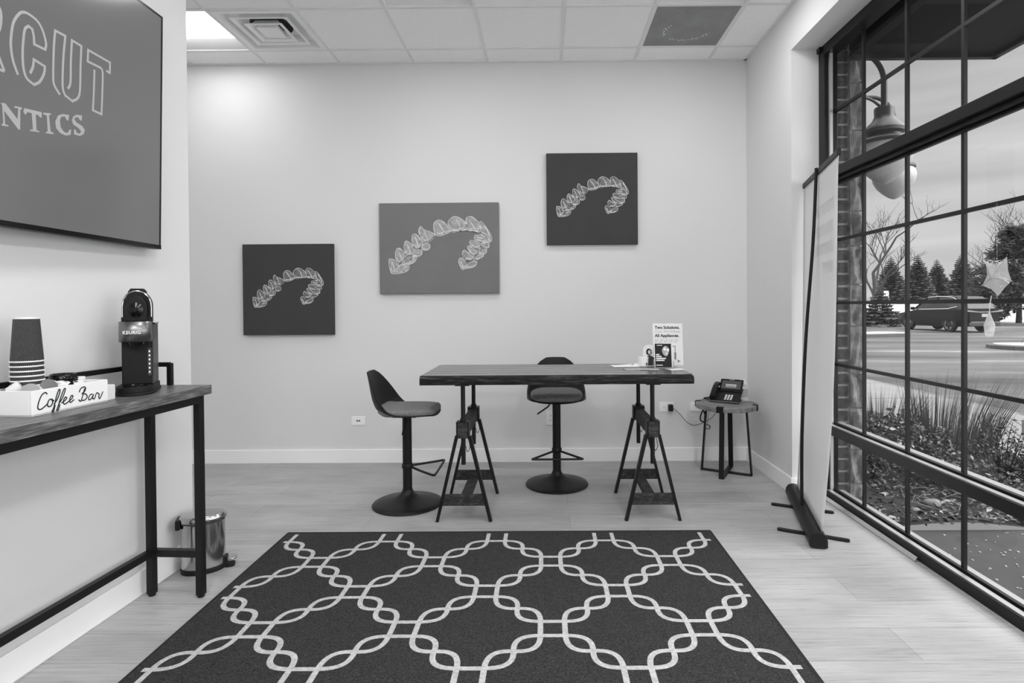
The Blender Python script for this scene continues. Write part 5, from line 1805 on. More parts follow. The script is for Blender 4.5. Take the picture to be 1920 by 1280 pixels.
# ------------------------------------------------------------------ star balloon by the glass
sb = thing('star_balloon', 'clear star shaped foil balloon with a tasselled weight by the window', 'balloon', (1.88, 2.33, 1.40))
b = MB()
NS = 5
def star(r0, r1, th, ctr, tilt_):
    vs = [ctr + Vector((-th, 0, 0)), ctr + Vector((th, 0, 0))]
    for k in range(10):
        a = PI / 2 + tilt_ + k * PI / 5
        r_ = (r0 if k % 2 == 0 else r1) * (1 + 0.16 * math.sin(k * 2.9 + 0.6))
        vs.append(ctr + Vector((0, -r_ * math.cos(a), r_ * math.sin(a))))
    fs = []
    for k in range(10):
        k2 = (k + 1) % 10
        fs.append((0, 2 + k, 2 + k2)); fs.append((1, 2 + k2, 2 + k))
    return vs, fs
vs_, fs_ = star(0.088, 0.052, 0.020, Vector((0, 0, 0)), -0.55)
b.add(vs_, fs_)
b.build('foil_star', M['film'], sb, smooth=False)
b = MB()
for k in range(5):
    a = PI / 2 - 0.55 + k * 2 * PI / 5
    b.tube([Vector((-0.021, 0, 0)), Vector((-0.004, -0.085 * math.cos(a), 0.085 * math.sin(a)))], 0.0012, 5)
b.build('seam', M['inkl'], sb)
MB().tube(smooth_path([(0, 0.028, -0.075), (0.0, 0.036, -0.11), (0.0, 0.040, -0.16)], 5), 0.0022, 6).build('ribbon_tail', M['film'], sb)
b = MB()
b.lathe([(0.002, 0.0), (0.006, -0.01), (0.012, -0.03), (0.020, -0.055), (0.017, -0.085), (0.013, -0.10), (0.0, -0.106)], 9, (0.0, 0.040, -0.145), cap0=False, cap1=False)
b.build('weight_bag', M['film'], sb, smooth=False)
MB().tube([(0, 0.0, 0.06), (0.0, 0.0, 0.308)], 0.0006, 4).build('thread', M['film'], sb)

# ------------------------------------------------------------------ outdoors
def gz(x, y):
    z = -0.10 - 0.0075 * max(0.0, x - 6.0)
    t_ = min(1.0, max(0.0, (y - 41.0) / 38.0))
    return z + (t_ * t_ * (3 - 2 * t_)) * (1.38 + 0.0075 * max(0.0, x - 6.0))

b = MB()
b.grid(lambda u, v: (6.05 + 75 * u, 0.45 + 38.75 * v, gz(6.05 + 75 * u, 0.45 + 38.75 * v)), 16, 16)
struct(b.build('parking_lot', M['asphalt'], recalc=False))
b = MB()
b.grid(lambda u, v: (4.3 + 70 * u, -30 + 30.5 * v, -0.085 + 0.03 * math.sin(u * 50) * math.sin(v * 30)), 40, 20)
struct(b.build('added_snow_bank', mat('bounce_snow', 0.85, 0.8), recalc=False))  # unseen snow added to bounce daylight up onto the ceiling
b = MB()
b.grid(lambda u, v: (4 + 120 * u, 39.2 + 85 * v, gz(4 + 120 * u, 39.2 + 85 * v) + 0.02 + 0.10 * math.sin(u * 40) * math.sin(v * 22)), 50, 50)
struct(b.build('snow_field', M['snow'], recalc=False))
b = MB().box((6.0, 38.9, -0.6), (80, 39.25, 0.0))
b.M = None
b = MB()
for k in range(20):
    x0_, x1_ = 6 + k * 3.6, 9.6 + k * 3.6
    b.bar((x0_, 39.1, gz(x0_, 39.1) + 0.06), (x1_, 39.1, gz(x1_, 39.1) + 0.06), 0.35, 0.24)
struct(b.build('far_curb', M['curb'], smooth=False))
b = MB().box((4.25, 0.5, -0.4), (6.0, 60, -0.095))
struct(b.build('sidewalk', M['concrete'], smooth=False))
b = MB()
for y_ in (2.9, 4.75, 6.62, 8.25, 9.9, 11.5, 13.2, 15):
    b.box((4.25, y_ - 0.008, -0.0949), (6.0, y_ + 0.008, -0.0935))
b.box((5.93, 0.5, -0.0949), (5.95, 60, -0.0932))
struct(b.build('sidewalk_joints', M['curb'], smooth=False))
b = MB().box((2.002, -12, -0.4), (4.26, 3.44, -0.10))
struct(b.build('entrance_slab', M['slab'], smooth=False))
b = MB()
b.grid(lambda u, v: (2.002 + 2.25 * u, 3.44 + 26 * v, -0.085 + 0.035 * math.sin(u * 9 + v * 40) * math.sin(v * 61 + u * 3) + 0.02 * math.sin(u * PI)), 20, 90)
struct(b.build('planting_bed', M['soil'], recalc=False))
# building face beyond the window and wall return
b = MB().box((1.90, YB + 0.16, -0.4), (2.0, 40, 4.5))
struct(b.build('facade_wall', M['mortar'], smooth=False))

def pier(x0, x1, y0, y1, z1, label_unused=None, courses=True):
    """brick return with split-face stone on the outer corner"""
    pr = bpy.data.objects.new('trim_pier', None)
    COL.objects.link(pr)
    pr.location = (x0, y0, -0.2)
    pr['kind'] = 'structure'
    xb = x0 + 0.128
    MB().box((x0, y0 + 0.010, -0.25), (x1 - 0.02, y1, z1)).build('mortar_core', M['mortar'], pr, world=True, smooth=False)
    b = MB()
    z = -0.22
    k = 0
    while z < z1:
        ex = 0.0 if k % 2 else -0.004
        b.prism([(x0 + 0.0, z + 0.006), (xb + ex - 0.006, z + 0.006), (xb + ex, z + 0.014), (xb + ex, z + 0.068), (xb + ex - 0.008, z + 0.075), (x0 + 0.0, z + 0.075)], y0, y0 + 0.05, ax='y')
        z += 0.0865
        k += 1
    b.build('brickwork', M['brick'], pr, world=True, smooth=False)
    b = MB()
    z = -0.25
    rs = random.Random(int(x0 * 100))
    while z < z1:
        h = rs.choice((0.29, 0.24, 0.33, 0.27))
        def fn(u, v, z=z, h=h):
            e = min(1, 8 * min(u, 1 - u)) * min(1, 8 * min(v, 1 - v))
            n_ = math.sin(u * 4.5 + v * 2 + z * 13) + 0.7 * math.sin(v * 3.5 + z * 31 + u * 5) + 0.3 * math.sin(u * 13 - v * 7 + z * 7)
            return (xb + 0.006 + (x1 - xb - 0.012) * u, y0 - 0.012 - 0.018 * n_ * e, z + 0.004 + (h - 0.008) * v)
        b.grid(fn, 12, 14)
        def fn2(u, v, z=z, h=h):
            e = min(1, 8 * min(v, 1 - v))
            n_ = math.sin(u * 9 + z * 17) * math.sin(v * 6 + z * 23)
            return (x1 - 0.006 + 0.014 * n_ * e, y0 - 0.006 + (y1 - y0) * u, z + 0.004 + (h - 0.008) * v)
        b.grid(fn2, 14, 10)
        z += h
    b.build('stonework', M['stone'], pr, world=True, angle=30)
    return pr
pier(2.002, 2.236, 3.92, 4.75, 3.55)
pier(2.30, 2.80, 5.05, 5.95, 3.55)

cn = MB().box((2.05, -8.0, 2.945), (3.02, 3.76, 3.35))
o = cn.build('canopy', M['canopy'], smooth=False)
struct(o)
b = MB().box((2.99, -8.0, 2.92), (3.03, 3.77, 2.955)).box((2.05, 3.73, 2.92), (3.03, 3.77, 2.955))
for y_ in (2.6, 1.3, 0.0):
    b.box((2.05, y_ - 0.03, 2.925), (3.0, y_ + 0.03, 2.95))
struct(b.build('canopy_edge', M['bronze'], smooth=False))

def wall_lamp(label, cx_, cy_, zc, x_wall, sc_):
    """gooseneck lantern: zc is the level of the cap top"""
    t = thing('wall_lamp', label, 'lamp', (cx_, cy_, zc), 0, 'gooseneck lanterns outside the window')
    rch = cx_ - x_wall
    b = MB()
    pts = [(-rch, 0, 0.41 * sc_)] + [( -0.21 * sc_ + 0.21 * sc_ * math.sin(PI / 2 * k / 10), 0, 0.20 * sc_ + 0.21 * sc_ * math.cos(PI / 2 * k / 10)) for k in range(11)] + [(0, 0, 0.0)]
    b.tube(pts, 0.021 * sc_, 14)
    b.lathe([(0.06, -0.012), (0.06, 0.0)], 20)
    b.v[-40:] = [Vector((-rch + q.z + 0.012, q.y, 0.41 * sc_ + q.x)) for q in b.v[-40:]]
    b.build('arm', M['lampmetal'], t)
    b = MB().tube(smooth_path([(-rch, 0, -0.075 * sc_ + 0.16 * sc_), (-rch * 0.62, 0, 0.09 * sc_), (-rch * 0.3, 0, 0.065 * sc_), (-0.02, 0, 0.012)], 6), 0.010 * sc_, 8)
    b.build('brace', M['lampmetal'], t)
    b = MB().lathe([(r * sc_, z * sc_) for r, z in ((0.0, 0.012), (0.060, 0.010), (0.064, 0.0), (0.062, -0.050), (0.078, -0.085), (0.118, -0.125), (0.132, -0.150), (0.128, -0.172),
                                                     (0.108, -0.186), (0.112, -0.200), (0.150, -0.214), (0.168, -0.230), (0.172, -0.250), (0.160, -0.252))], 40, cap0=False, cap1=True)
    b.build('cap', M['lampmetal'], t)
    b = MB().lathe([(r * sc_, z * sc_) for r, z in ((0.150, -0.245), (0.172, -0.285), (0.178, -0.325), (0.168, -0.372), (0.140, -0.425), (0.096, -0.472), (0.050, -0.510), (0.020, -0.526), (0.0, -0.531))], 40, cap0=False, cap1=False)
    b.build('globe', M['lampglass'], t)
    return t
wall_lamp('nearer gooseneck lantern with pointed glass globe outside the window', 2.562, 4.22, 2.752, 2.25, 1.06)
wall_lamp('farther gooseneck lantern half hidden behind the nearer one', 3.165, 5.07, 2.755, 2.825, 0.98)

# --- planting outside the glass
rp = random.Random(11)
def leaf(b, c, L, W, rot, k):
    pts = [Vector((0, 0, 0)), Vector((W * 0.5, L * 0.35, 0.1 * L)), Vector((0, L, 0)), Vector((-W * 0.5, L * 0.35, 0.1 * L))]
    b.add([c + rot @ p for p in pts], [(0, 1, 2), (0, 2, 3)], k)
def rrot(r, tiltmax=1.2):
    return Euler((r.uniform(-tiltmax, tiltmax), r.uniform(-tiltmax, tiltmax), r.uniform(0, 2 * PI))).to_matrix()
LEAVES = [M['leaf_dark'], M['leaf_mid'], M['leaf_pale']]
b = MB()
for k in range(7500):
    x_ = 2.16 + 2.05 * rp.random(); y_ = 3.48 + 4.2 * rp.random() ** 1.5
    c = Vector((x_, y_, -0.075 + 0.03 * rp.random()))
    q = rp.random()
    leaf(b, c, rp.uniform(0.025, 0.06), rp.uniform(0.015, 0.035), rrot(rp, 0.5), 0 if q < 0.5 else (1 if q < 0.82 else 2))
for k in range(260):
    c = Vector((2.35 + 1.6 * rp.random(), 3.6 + 3.5 * rp.random(), -0.06))
    a = rp.uniform(0, PI); L = rp.uniform(0.08, 0.3)
    b.tube([c, c + Vector((math.cos(a) * L, math.sin(a) * L, rp.uniform(0, 0.06)))], 0.003, 4, k=1)
o = b.build('leaf_litter', LEAVES, smooth=False, recalc=False)
tag(o, 'dead leaves and twigs covering the planting bed outside the window', 'leaves', kind='stuff')

def leafy_shrub(name, label, cat, x_, y_, rx_, ry_, h, n, seed, stems=26, mix=(0.72, 0.93), bare=0.0, lsize=(0.025, 0.05)):
    r = random.Random(seed)
    t = thing(name, label, cat, (x_, y_, -0.09), 0, 'planting outside the window')
    bs, bl = MB(), MB()
    tips = []
    for k in range(stems):
        a = r.uniform(0, 2 * PI); rad = math.sqrt(r.random())
        tip = Vector((rx_ * rad * math.cos(a), ry_ * rad * math.sin(a), h * (1 - 0.55 * rad * rad) * r.uniform(0.7, 1.12)))
        base = Vector((tip.x * 0.25, tip.y * 0.25, 0))
        mid = base.lerp(tip, 0.5) + Vector((r.uniform(-.05, .05), r.uniform(-.05, .05), 0.03))
        pth = smooth_path([base, mid, tip], 4)
        bs.tube(pth, [0.006 - 0.004 * i / (len(pth) - 1) for i in range(len(pth))], 4)
        tips.append(pth)
        for q in range(3):
            p0 = pth[r.randrange(3, len(pth))]
            p1 = p0 + Vector((r.uniform(-1, 1), r.uniform(-1, 1), r.uniform(0.2, 1.2))).normalized() * r.uniform(0.05, 0.14)
            bs.tube([p0, p1], 0.0022, 3)
            tips.append([p0, p0.lerp(p1, .5), p1])
    for k in range(n):
        pth = r.choice(tips)
        p = pth[r.randrange(1, len(pth))]
        c = p + Vector((r.uniform(-.03, .03), r.uniform(-.03, .03), r.uniform(-.02, .03)))
        q = r.random()
        leaf(bl, c, r.uniform(*lsize), r.uniform(lsize[0] * 0.6, lsize[1] * 0.65), rrot(r, 1.3), 0 if q < mix[0] else (1 if q < mix[1] else 2))
    bs.build('stems', M['twig'], t, angle=80)
    bl.build('foliage', LEAVES, t, smooth=False, recalc=False)
    return t
leafy_shrub('ground_cover', 'dark leafy ground cover beside the stone pier, behind the lower pane', 'shrub', 2.55, 4.55, 0.42, 0.60, 0.40, 1500, 1, 40)
leafy_shrub('ground_cover', 'dark leafy ground cover between the two grass clumps and the glass', 'shrub', 3.05, 4.80, 0.50, 0.62, 0.38, 1600, 2, 40)
leafy_shrub('ground_cover', 'low dark ground cover in front of the larger grass clump', 'shrub', 2.95, 4.10, 0.50, 0.35, 0.20, 900, 3, 34, mix=(0.55, 0.85))
leafy_shrub('shrub', 'twiggy dark shrub right of the larger grass clump', 'shrub', 3.62, 4.42, 0.42, 0.42, 0.44, 700, 4, 46, mix=(0.8, 0.95), lsize=(0.018, 0.036))
leafy_shrub('shrub', 'twiggy shrub cut by the right photo edge, outside the glass', 'shrub', 3.72, 3.98, 0.40, 0.34, 0.38, 600, 6, 40, mix=(0.8, 0.95), lsize=(0.018, 0.036))
leafy_shrub('shrub', 'small pale leaved shrub between the two grass clumps', 'shrub', 3.62, 5.62, 0.30, 0.30, 0.24, 700, 7, 30, mix=(0.25, 0.55))

def grass_clump(label, x_, y_, h, rad, n, seed):
    r = random.Random(seed)
    t = thing('ornamental_grass', label, 'grass', (x_, y_, -0.09), 0, 'planting outside the window')
    b = MB()
    for k in range(n):
        a = r.uniform(0, 2 * PI); q = math.sqrt(r.random())
        p0 = Vector((rad * 0.45 * q * math.cos(a), rad * 0.45 * q * math.sin(a), 0))
        L = h * r.uniform(0.45, 1.08)
        lean = Vector((math.cos(a) * q * 0.30 + 0.16, math.sin(a) * q * 0.30, 0)) * L
        p1 = p0 + lean * 0.4 + Vector((0, 0, L * 0.55)); p2 = p0 + lean + Vector((0, 0, L))
        w = 0.0026
        s_ = Vector((math.sin(a + 1), -math.cos(a + 1), 0)) * w
        b.add([p0 - s_, p0 + s_, p1 + s_ * 0.8, p1 - s_ * 0.8, p2], [(0, 1, 2, 3), (3, 2, 4)])
    b.build('blades', M['grass'], t, smooth=False, recalc=False)
    return t
grass_clump('smaller dry grass clump outside, beside the stone pier', 3.42, 5.55, 0.58, 0.50, 300, 21)
grass_clump('larger tall dry grass clump outside, between two window bars', 3.62, 5.02, 0.76, 0.66, 620, 22)

# stones in the bed
for n_, (x_, y_, r_, lab) in enumerate(((2.62, 3.78, 0.045, 'round stone in the leaf litter under the lower window rail'), (2.98, 4.02, 0.055, 'pale stone in the planting bed behind the round one'),
                                        (2.42, 3.66, 0.030, 'small stone in the leaf litter nearest the pier'))):
    rs = random.Random(n_ + 40)
    def fn(u, v, r_=r_, rs=rs, n_=n_):
        th, ph_ = PI * u, 2 * PI * v
        k_ = 1 + 0.12 * math.sin(3 * ph_ + n_) * math.sin(th) + 0.1 * math.sin(2 * th + n_)
        return (r_ * k_ * math.sin(th) * math.cos(ph_) * 1.3, r_ * k_ * math.sin(th) * math.sin(ph_), r_ * 0.7 * k_ * math.cos(th))
    o = MB().grid(fn, 10, 16, closed_v=True).build('stone', M['concrete'])
    o.location = (x_, y_, -0.06)
    tag(o, lab, 'stone', 'stones in the planting bed')
# ice-melt pellets on the slab
b = MB()
for k in range(420):
    x_ = 2.15 + 1.5 * rp.random(); y_ = 3.40 - 1.7 * rp.random() ** 0.8
    s_ = rp.uniform(0.0025, 0.006)
    b.cbox((x_, y_, -0.0985 + s_ * 0.3), (s_ * 2, s_ * 1.6, s_), rot=Matrix.Rotation(rp.uniform(0, PI), 3, 'Z'))
o = b.build('salt_pellets', M['pellet'], smooth=False)
tag(o, 'white ice melt pellets scattered on the dark slab outside the glass', 'pellets', kind='stuff')

# parking islands
def island(x_, y_, lx, ly, rz):
    r_ = min(lx, ly) / 2 - 0.01
    M4 = Matrix.Translation((x_, y_, gz(x_, y_) - 0.08)) @ Matrix.Rotation(rz, 4, 'Z')
    b = MB(); b.M = M4
    b.prism(rounded_rect(lx, ly, r_, 8), 0, 0.22)
    o = b.build('parking_island', M['curb'], smooth=False)
    struct(o)
    b = MB(); b.M = M4
    b.prism(rounded_rect(lx - 0.36, ly - 0.36, r_ - 0.18, 8), 0.20, 0.25)
    struct(b.build('parking_island_snow', M['snow'], smooth=False))
island(17.6, 17.9, 6.5, 1.9, 0.0)
island(14.3, 25.2, 4.6, 1.7, 0.25)

# --- the parked car
car = thing('car', 'dark parked SUV seen from the rear left across the parking lot', 'car', (22.55, 31.6, gz(22.55, 31.6)), math.radians(3.5))
car.scale = (1.05, 1.1, 1.12)
# local: +y forward, x to the right; origin under the middle
CLn, CWd = 4.85, 1.90
def sect(y):
    """half outline (x, z) of the lower body at station y"""
    t_ = y / (CLn / 2)
    w = CWd / 2 * (1 - 0.10 * max(0, abs(t_) - 0.72) / 0.28 - 0.10 * max(0.0, abs(t_) - 0.9) / 0.1)
    belt = 1.06 - 0.05 * t_ if t_ < 0.28 else 1.05 - 0.22 * ((t_ - 0.28) / 0.72) ** 1.4
    lo = 0.26 + 0.10 * max(0, abs(t_) - 0.8) / 0.2
    return [(w * 0.90, lo), (w * 0.985, lo + 0.14), (w, 0.62), (w * 0.985, 0.86), (w * 0.94, belt - 0.03), (w * 0.86, belt)]
b = MB()
ys = [-CLn / 2 + CLn * k / 40 for k in range(41)]
rows = []
for y_ in ys:
    s_ = sect(y_)
    rows.append([(x_, y_, z_) for x_, z_ in s_] + [(-x_, y_, z_) for x_, z_ in reversed(s_)])
nr = len(rows[0])
b.add([p for r_ in rows for p in r_], [(i * nr + j, i * nr + (j + 1) % nr, (i + 1) * nr + (j + 1) % nr, (i + 1) * nr + j) for i in range(40) for j in range(nr)] +
      [tuple(range(nr)), tuple(40 * nr + j for j in range(nr - 1, -1, -1))])
b.build('body', M['carpaint'], car, angle=40)
# greenhouse: glass hull with a painted roof over it
gh = [(-2.30, 1.08, 0.70), (-2.02, 1.52, 0.62), (-1.55, 1.66, 0.59), (-0.3, 1.70, 0.60), (0.35, 1.66, 0.60), (1.25, 1.06, 0.70)]
def hull(y0s, shrink=0.0, zb=1.0):
    b = MB()
    P_ = gh
    top = [(-x_, y_, z_) for y_, z_, x_ in P_]
    vs = []
    for y_, z_, x_ in P_:
        vs += [(-0.84, y_ if abs(y_) < 2.2 else y_, zb), (-x_, y_, z_), (x_, y_, z_), (0.84, y_, zb)]
    fs = []
    for i in range(len(P_) - 1):
        a, c = i * 4, (i + 1) * 4
        fs += [(a, a + 1, c + 1, c), (a + 1, a + 2, c + 2, c + 1), (a + 2, a + 3, c + 3, c + 2)]
    fs += [(0, 3, 2, 1), tuple((len(P_) - 1) * 4 + q for q in (0, 1, 2, 3))]
    b.add(vs, fs)
    return b
hull(gh).build('windows', M['carglass'], car, smooth=False)
b = MB()
for i in range(1, 4):
    (y0_, z0_, x0_), (y1_, z1_, x1_) = gh[i], gh[i + 1]
    b.add([(-x0_ - .01, y0_, z0_ - 0.03), (-x0_ + .05, y0_, z0_ + 0.025), (x0_ - .05, y0_, z0_ + 0.025), (x0_ + .01, y0_, z0_ - 0.03),
           (-x1_ - .01, y1_, z1_ - 0.03), (-x1_ + .05, y1_, z1_ + 0.025), (x1_ - .05, y1_, z1_ + 0.025), (x1_ + .01, y1_, z1_ - 0.03)],
          [(0, 1, 5, 4), (1, 2, 6, 5), (2, 3, 7, 6), (0, 3, 2, 1), (4, 5, 6, 7)])
b.box((-0.62, -2.22, 1.50), (0.62, -1.9, 1.56))
b.build('roof', M['carpaint'], car, smooth=False)
b = MB()
for s in (-1, 1):
    b.bar((s * 0.71, 1.22, 1.08), (s * 0.615, 0.35, 1.665), 0.07, 0.05)
    b.bar((s * 0.63, -1.55, 1.655), (s * 0.80, -2.20, 1.16), 0.12, 0.06)
    b.bar((s * 0.745, -0.25, 1.05), (s * 0.625, -0.30, 1.68), 0.10, 0.03)
b.build('pillar', M['carpaint'], car, smooth=False)
for s in (-1, 1):
    b = MB().tube([(s * 0.83, 1.15, 1.055), (s * 0.835, 0.0, 1.075), (s * 0.825, -1.2, 1.10), (s * 0.80, -1.75, 1.20)], 0.022, 6)
    b.tube(smooth_path([(s * 0.635, 0.35, 1.665), (s * 0.625, -0.6, 1.70), (s * 0.64, -1.35, 1.62), (s * 0.73, -1.80, 1.36)], 5), 0.018, 6)
    b.build('chrome_trim', M['chrome'], car)
    b = MB().cbox((s * 1.0, 0.98, 1.12), (0.20, 0.12, 0.15))
    b.build('mirror', M['carpaint'], car, bevel=0.03, smooth=False)
    for wy in (1.42, -1.37):
        w_ = bpy.data.objects.new('wheel', None)
        COL.objects.link(w_); w_.parent = car
        w_.location = (s * 0.83, wy, 0.365); w_.rotation_euler = (0, s * PI / 2, 0)
        b = MB().lathe([(0.25, -0.11), (0.345, -0.11), (0.365, -0.08), (0.365, 0.08), (0.345, 0.115), (0.25, 0.115)], 32, cap0=True, cap1=False)
        b.build('tyre', M['tyre'], w_)
        b = MB().lathe([(0.0, 0.02), (0.25, 0.02), (0.25, 0.03)], 28, cap0=False, cap1=False)
        b.build('rim_well', M['blackm'], w_)
        b = MB()
        for k in range(5):
            a = 2 * PI * k / 5
            for d_ in (-0.16, 0.16):
                b.bar((0.05 * math.cos(a), 0.05 * math.sin(a), 0.09), (0.245 * math.cos(a + d_), 0.245 * math.sin(a + d_), 0.10), 0.045, 0.03)
        b.tube([(0.245 * math.cos(2 * PI * q / 28), 0.245 * math.sin(2 * PI * q / 28), 0.10) for q in range(28)], 0.016, 6, closed=True)
        b.build('rim', M['chrome'], w_, smooth=False)
        b = MB().lathe([(0.43, -0.02), (0.43, 0.02)], 30, cap0=True, cap1=True)
        b.v = [Vector((s * 0.922 + s * q.z, wy + q.y, 0.40 + q.x)) if True else q for q in b.v]
        b.v = [Vector((q.x, q.y, max(q.z, 0.22))) for q in b.v]
        b.build('wheel_arch', M['tyre'], car)
b = MB().box((-0.80, -2.455, 0.30), (0.80, -2.38, 0.46))
b.build('rear_bumper', M['dgrey'], car, bevel=0.02, smooth=False)
b = MB().box((-0.72, -2.46, 0.475), (0.72, -2.40, 0.50))
b.build('bumper_strip', M['chrome'], car, smooth=False)
b = MB()
for s in (-1, 1):
    b.prism([(s * 0.30, 0.93), (s * 0.90, 0.97), (s * 0.93, 1.05), (s * 0.55, 1.0), (s * 0.30, 0.97)], -2.47, -2.33, ax='y')
b.build('tail_lamp', M['lamp_red'], car, smooth=False)
b = MB().box((-0.30, -2.455, 0.94), (0.30, -2.40, 0.965)); b.build('tailgate_strip', M['chrome'], car, smooth=False)
b = MB().box((-0.15, -2.445, 0.72), (0.15, -2.42, 0.87)); b.build('number_plate', M['inkl'], car, smooth=False)
for s in (-1, 1):
    MB().box((s * 0.45 - 0.2, 2.30, 0.66), (s * 0.45 + 0.2, 2.40, 0.80)).build('headlamp', M['inkl'], car, smooth=False, bevel=0.02)

# --- trees
def conifer(label, x_, y_, h, rad, seed, tiers=26):
    r = random.Random(seed)
    t = thing('spruce_tree', label, 'tree', (x_, y_, gz(x_, y_)), r.uniform(0, 6), 'spruces along the far side of the lot')
    MB().tube([(0, 0, 0), (0, 0, h * 0.55), (0, 0, h * 0.99)], [h * 0.02, h * 0.012, h * 0.003], 8).build('trunk', M['bark'], t)
    b = MB()
    for k in range(tiers):
        f = k / (tiers - 1)
        z = h * (0.06 + 0.92 * f)
        R_ = rad * (1 - f) ** 0.85 + rad * 0.05
        n_ = int(20 - 8 * f)
        for q in range(n_):
            a = 2 * PI * (q + r.random() * 0.7) / n_ + k
            L = R_ * r.uniform(0.72, 1.12)
            d = Vector((math.cos(a), math.sin(a), 0)); s_ = Vector((-d.y, d.x, 0))
            droop = -0.22 * L + 0.25 * L * f * 1.8
            p0 = Vector((0, 0, z)); tip = d * L + Vector((0, 0, z + droop))
            for (f0, f1, w_) in ((0.05, 0.60, 0.34), (0.30, 0.85, 0.28), (0.60, 1.0, 0.18)):
                a0, a1 = p0.lerp(tip, f0), p0.lerp(tip, f1)
                m_ = a0.lerp(a1, 0.45)
                for sg_ in (-1, 1):
                    e = m_ + s_ * sg_ * w_ * L + d * 0.10 * L + Vector((0, 0, -0.10 * L))
                    b.add([a0, e, a1], [(0, 1, 2)])
                b.add([a0, m_ + Vector((0, 0, -0.28 * L)), a1], [(0, 1, 2)])
    b.build('foliage', M['needle'], t, smooth=False, recalc=False)
    return t
conifer('leftmost spruce of the far row, behind the bare tree', 47.0, 76.0, 6.6, 2.6, 1)
conifer('second spruce from the left in the far row', 51.0, 76.5, 6.8, 2.7, 2)
conifer('third spruce from the left, beside the second window bar', 56.0, 80.0, 6.4, 2.5, 3)
conifer('short spruce of the far row, above the car bonnet', 56.8, 82.0, 5.2, 2.0, 9)
conifer('smallest spruce of the far row, above the car roof', 55.6, 79.0, 4.7, 1.9, 4)
conifer('tallest spruce of the far row, beside the third window bar', 57.0, 76.5, 7.0, 2.6, 5)
conifer('dark spruce far behind, between the small and the tall one', 60.0, 84.0, 4.0, 2.6, 6)
conifer('small spruce bush by the bare tree trunk', 22.9, 38.2, 2.6, 1.5, 7, 14)

rt = random.Random(77)
def bare_tree(name, label, x_, y_, h, seed, spread=0.55, lean=0.0):
    r = random.Random(seed)
    t = thing(name, label, 'tree', (x_, y_, gz(x_, y_)), 0)
    b = MB(); bt_ = MB()
    def grow(p, d, L, rad_, depth):
        n_ = 4
        pts = [p]; q = p.copy(); dd = d.copy()
        for k in range(n_):
            dd = (dd + Vector((r.uniform(-.12, .12), r.uniform(-.12, .12), 0.06))).normalized()
            q = q + dd * L / n_
            pts.append(q.copy())
        (bt_ if depth == 0 else b).tube(pts, [rad_ * (1 - 0.4 * k / n_) for k in range(n_ + 1)], 6 if depth < 2 else 4, cap=False)
        if depth >= 5: return
        nb = 4 if depth == 0 else (3 if depth < 4 else 2)
        for k in range(nb):
            i = n_ if k == 0 else r.randrange(2, n_ + 1)
            a = r.uniform(0, 2 * PI)
            side = Vector((math.cos(a), math.sin(a), 0.25))
            nd = (dd * (1 - spread) + side * spread * r.uniform(0.7, 1.2)).normalized()
            grow(pts[i], nd, L * r.uniform(0.55, 0.78), rad_ * 0.55, depth + 1)
    grow(Vector((0, 0, 0)), Vector((lean, 0, 1)).normalized(), h * 0.42, h * 0.020, 0)
    bt_.build('trunk', M['bark'], t)
    b.build('branches', M['bark'], t, angle=80)
    return t
bare_tree('bare_tree', 'leafless tree left, seen between the pier and second window bar', 24.3, 41.2, 9.4, 5, 0.52)
bare_tree('bare_tree', 'leafless tree rising behind the large dark pine', 41.5, 49.0, 10.0, 9, 0.5, -0.1)
bare_tree('bare_tree', 'thin young leafless sapling on the snow behind the bare tree', 30.6, 50.5, 3.4, 14, 0.4)

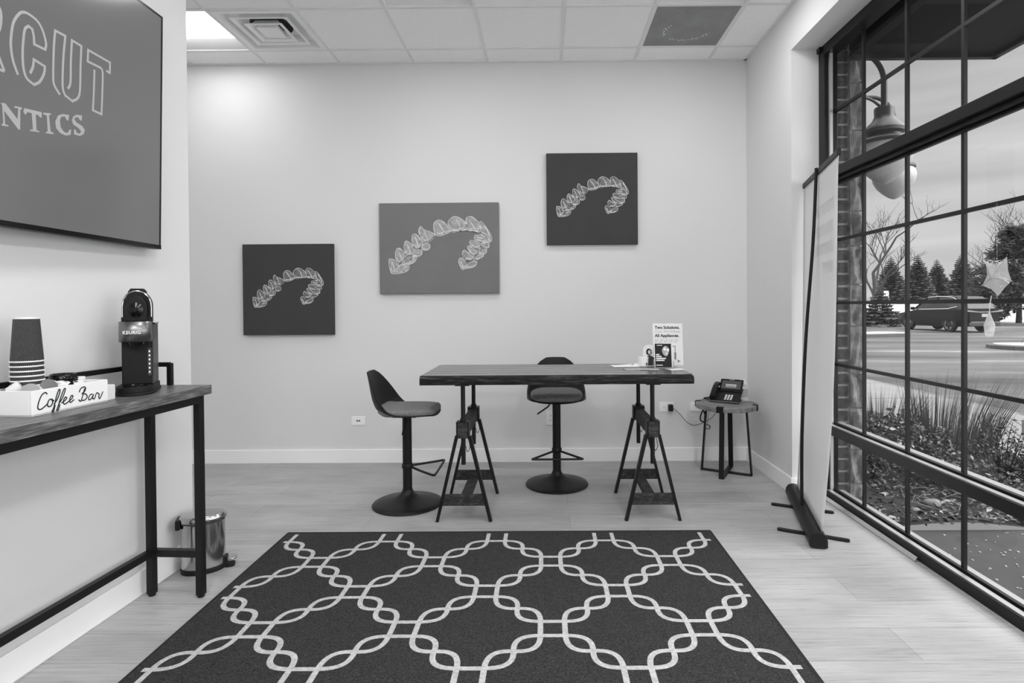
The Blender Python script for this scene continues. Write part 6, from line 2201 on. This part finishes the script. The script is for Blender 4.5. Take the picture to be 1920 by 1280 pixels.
pn = thing('pine_tree', 'large dark pine at the right photo edge behind the star balloon', 'tree', (37.2, 44.0, gz(37.2, 44.0)))
MB().tube([(0, 0, 0), (0.1, 0, 3), (0, 0, 7.0)], [0.2, 0.14, 0.04], 8).build('trunk', M['bark'], pn)
b = MB()
r = random.Random(4)
for k in range(170):
    f = r.random() ** 1.25
    z = 0.5 + 7.0 * f
    R_ = 3.6 * (1 - f) ** 0.75 + 0.3
    a = r.uniform(0, 2 * PI); q = math.sqrt(r.uniform(0.15, 1))
    c = Vector((R_ * q * math.cos(a), R_ * q * math.sin(a), z))
    out_ = Vector((math.cos(a), math.sin(a), 0.6)).normalized()
    for m_ in range(85):
        d = (out_ * 0.7 + Vector((r.uniform(-1, 1), r.uniform(-1, 1), r.uniform(-1, 1)))).normalized()
        p0 = c + Vector((r.gauss(0, .26), r.gauss(0, .26), r.gauss(0, .18)))
        s_ = d.orthogonal().normalized() * 0.085
        p1 = p0 + d * r.uniform(0.3, 0.6)
        b.add([p0 - s_, p0 + s_, p1], [(0, 1, 2)])
b.build('foliage', M['needle_dark'], pn, smooth=False, recalc=False)

# bits on the far side
sgp = thing('lot_sign', 'small white sign on a thin post near the leftmost spruce', 'sign', (36.0, 59.0, gz(36.0, 59.0)))
MB().box((-0.04, -0.03, 0), (0.04, 0.03, 2.2)).build('post', M['bark'], sgp, smooth=False)
MB().box((-0.26, -0.05, 1.55), (0.26, -0.03, 2.25)).build('panel', M['white'], sgp, smooth=False)
hs_ = thing('house', 'low grey building with pale roof far behind the car', 'building', (80.5, 97.0, gz(80, 97) - 0.4))
MB().box((-7, -4, 0), (7, 4, 3.1)).build('walls', M['house'], hs_, smooth=False)
MB().prism([(-4.6, 3.0), (4.6, 3.0), (0, 4.6)], -7.4, 7.4, ax='x').build('roof', M['roof'], hs_, smooth=False)
for k, x_ in enumerate((14.8, 17.3)):
    r = random.Random(60 + k)
pgr = thing('ornamental_grass', 'sparse dark grass on the snowy island at right', 'grass', (18.0, 18.0, gz(18, 18) + 0.17))
b = MB(); r = random.Random(61)
for k in range(160):
    p0 = Vector((r.uniform(-2.6, 2.6), r.uniform(-0.45, 0.45), 0)); L = r.uniform(0.15, 0.55)
    p1 = p0 + Vector((r.uniform(-.2, .2), r.uniform(-.2, .2), L))
    b.add([p0 + Vector((-.012, 0, 0)), p0 + Vector((.012, 0, 0)), p1], [(0, 1, 2)])
b.build('blades', M['grass'], pgr, smooth=False, recalc=False)
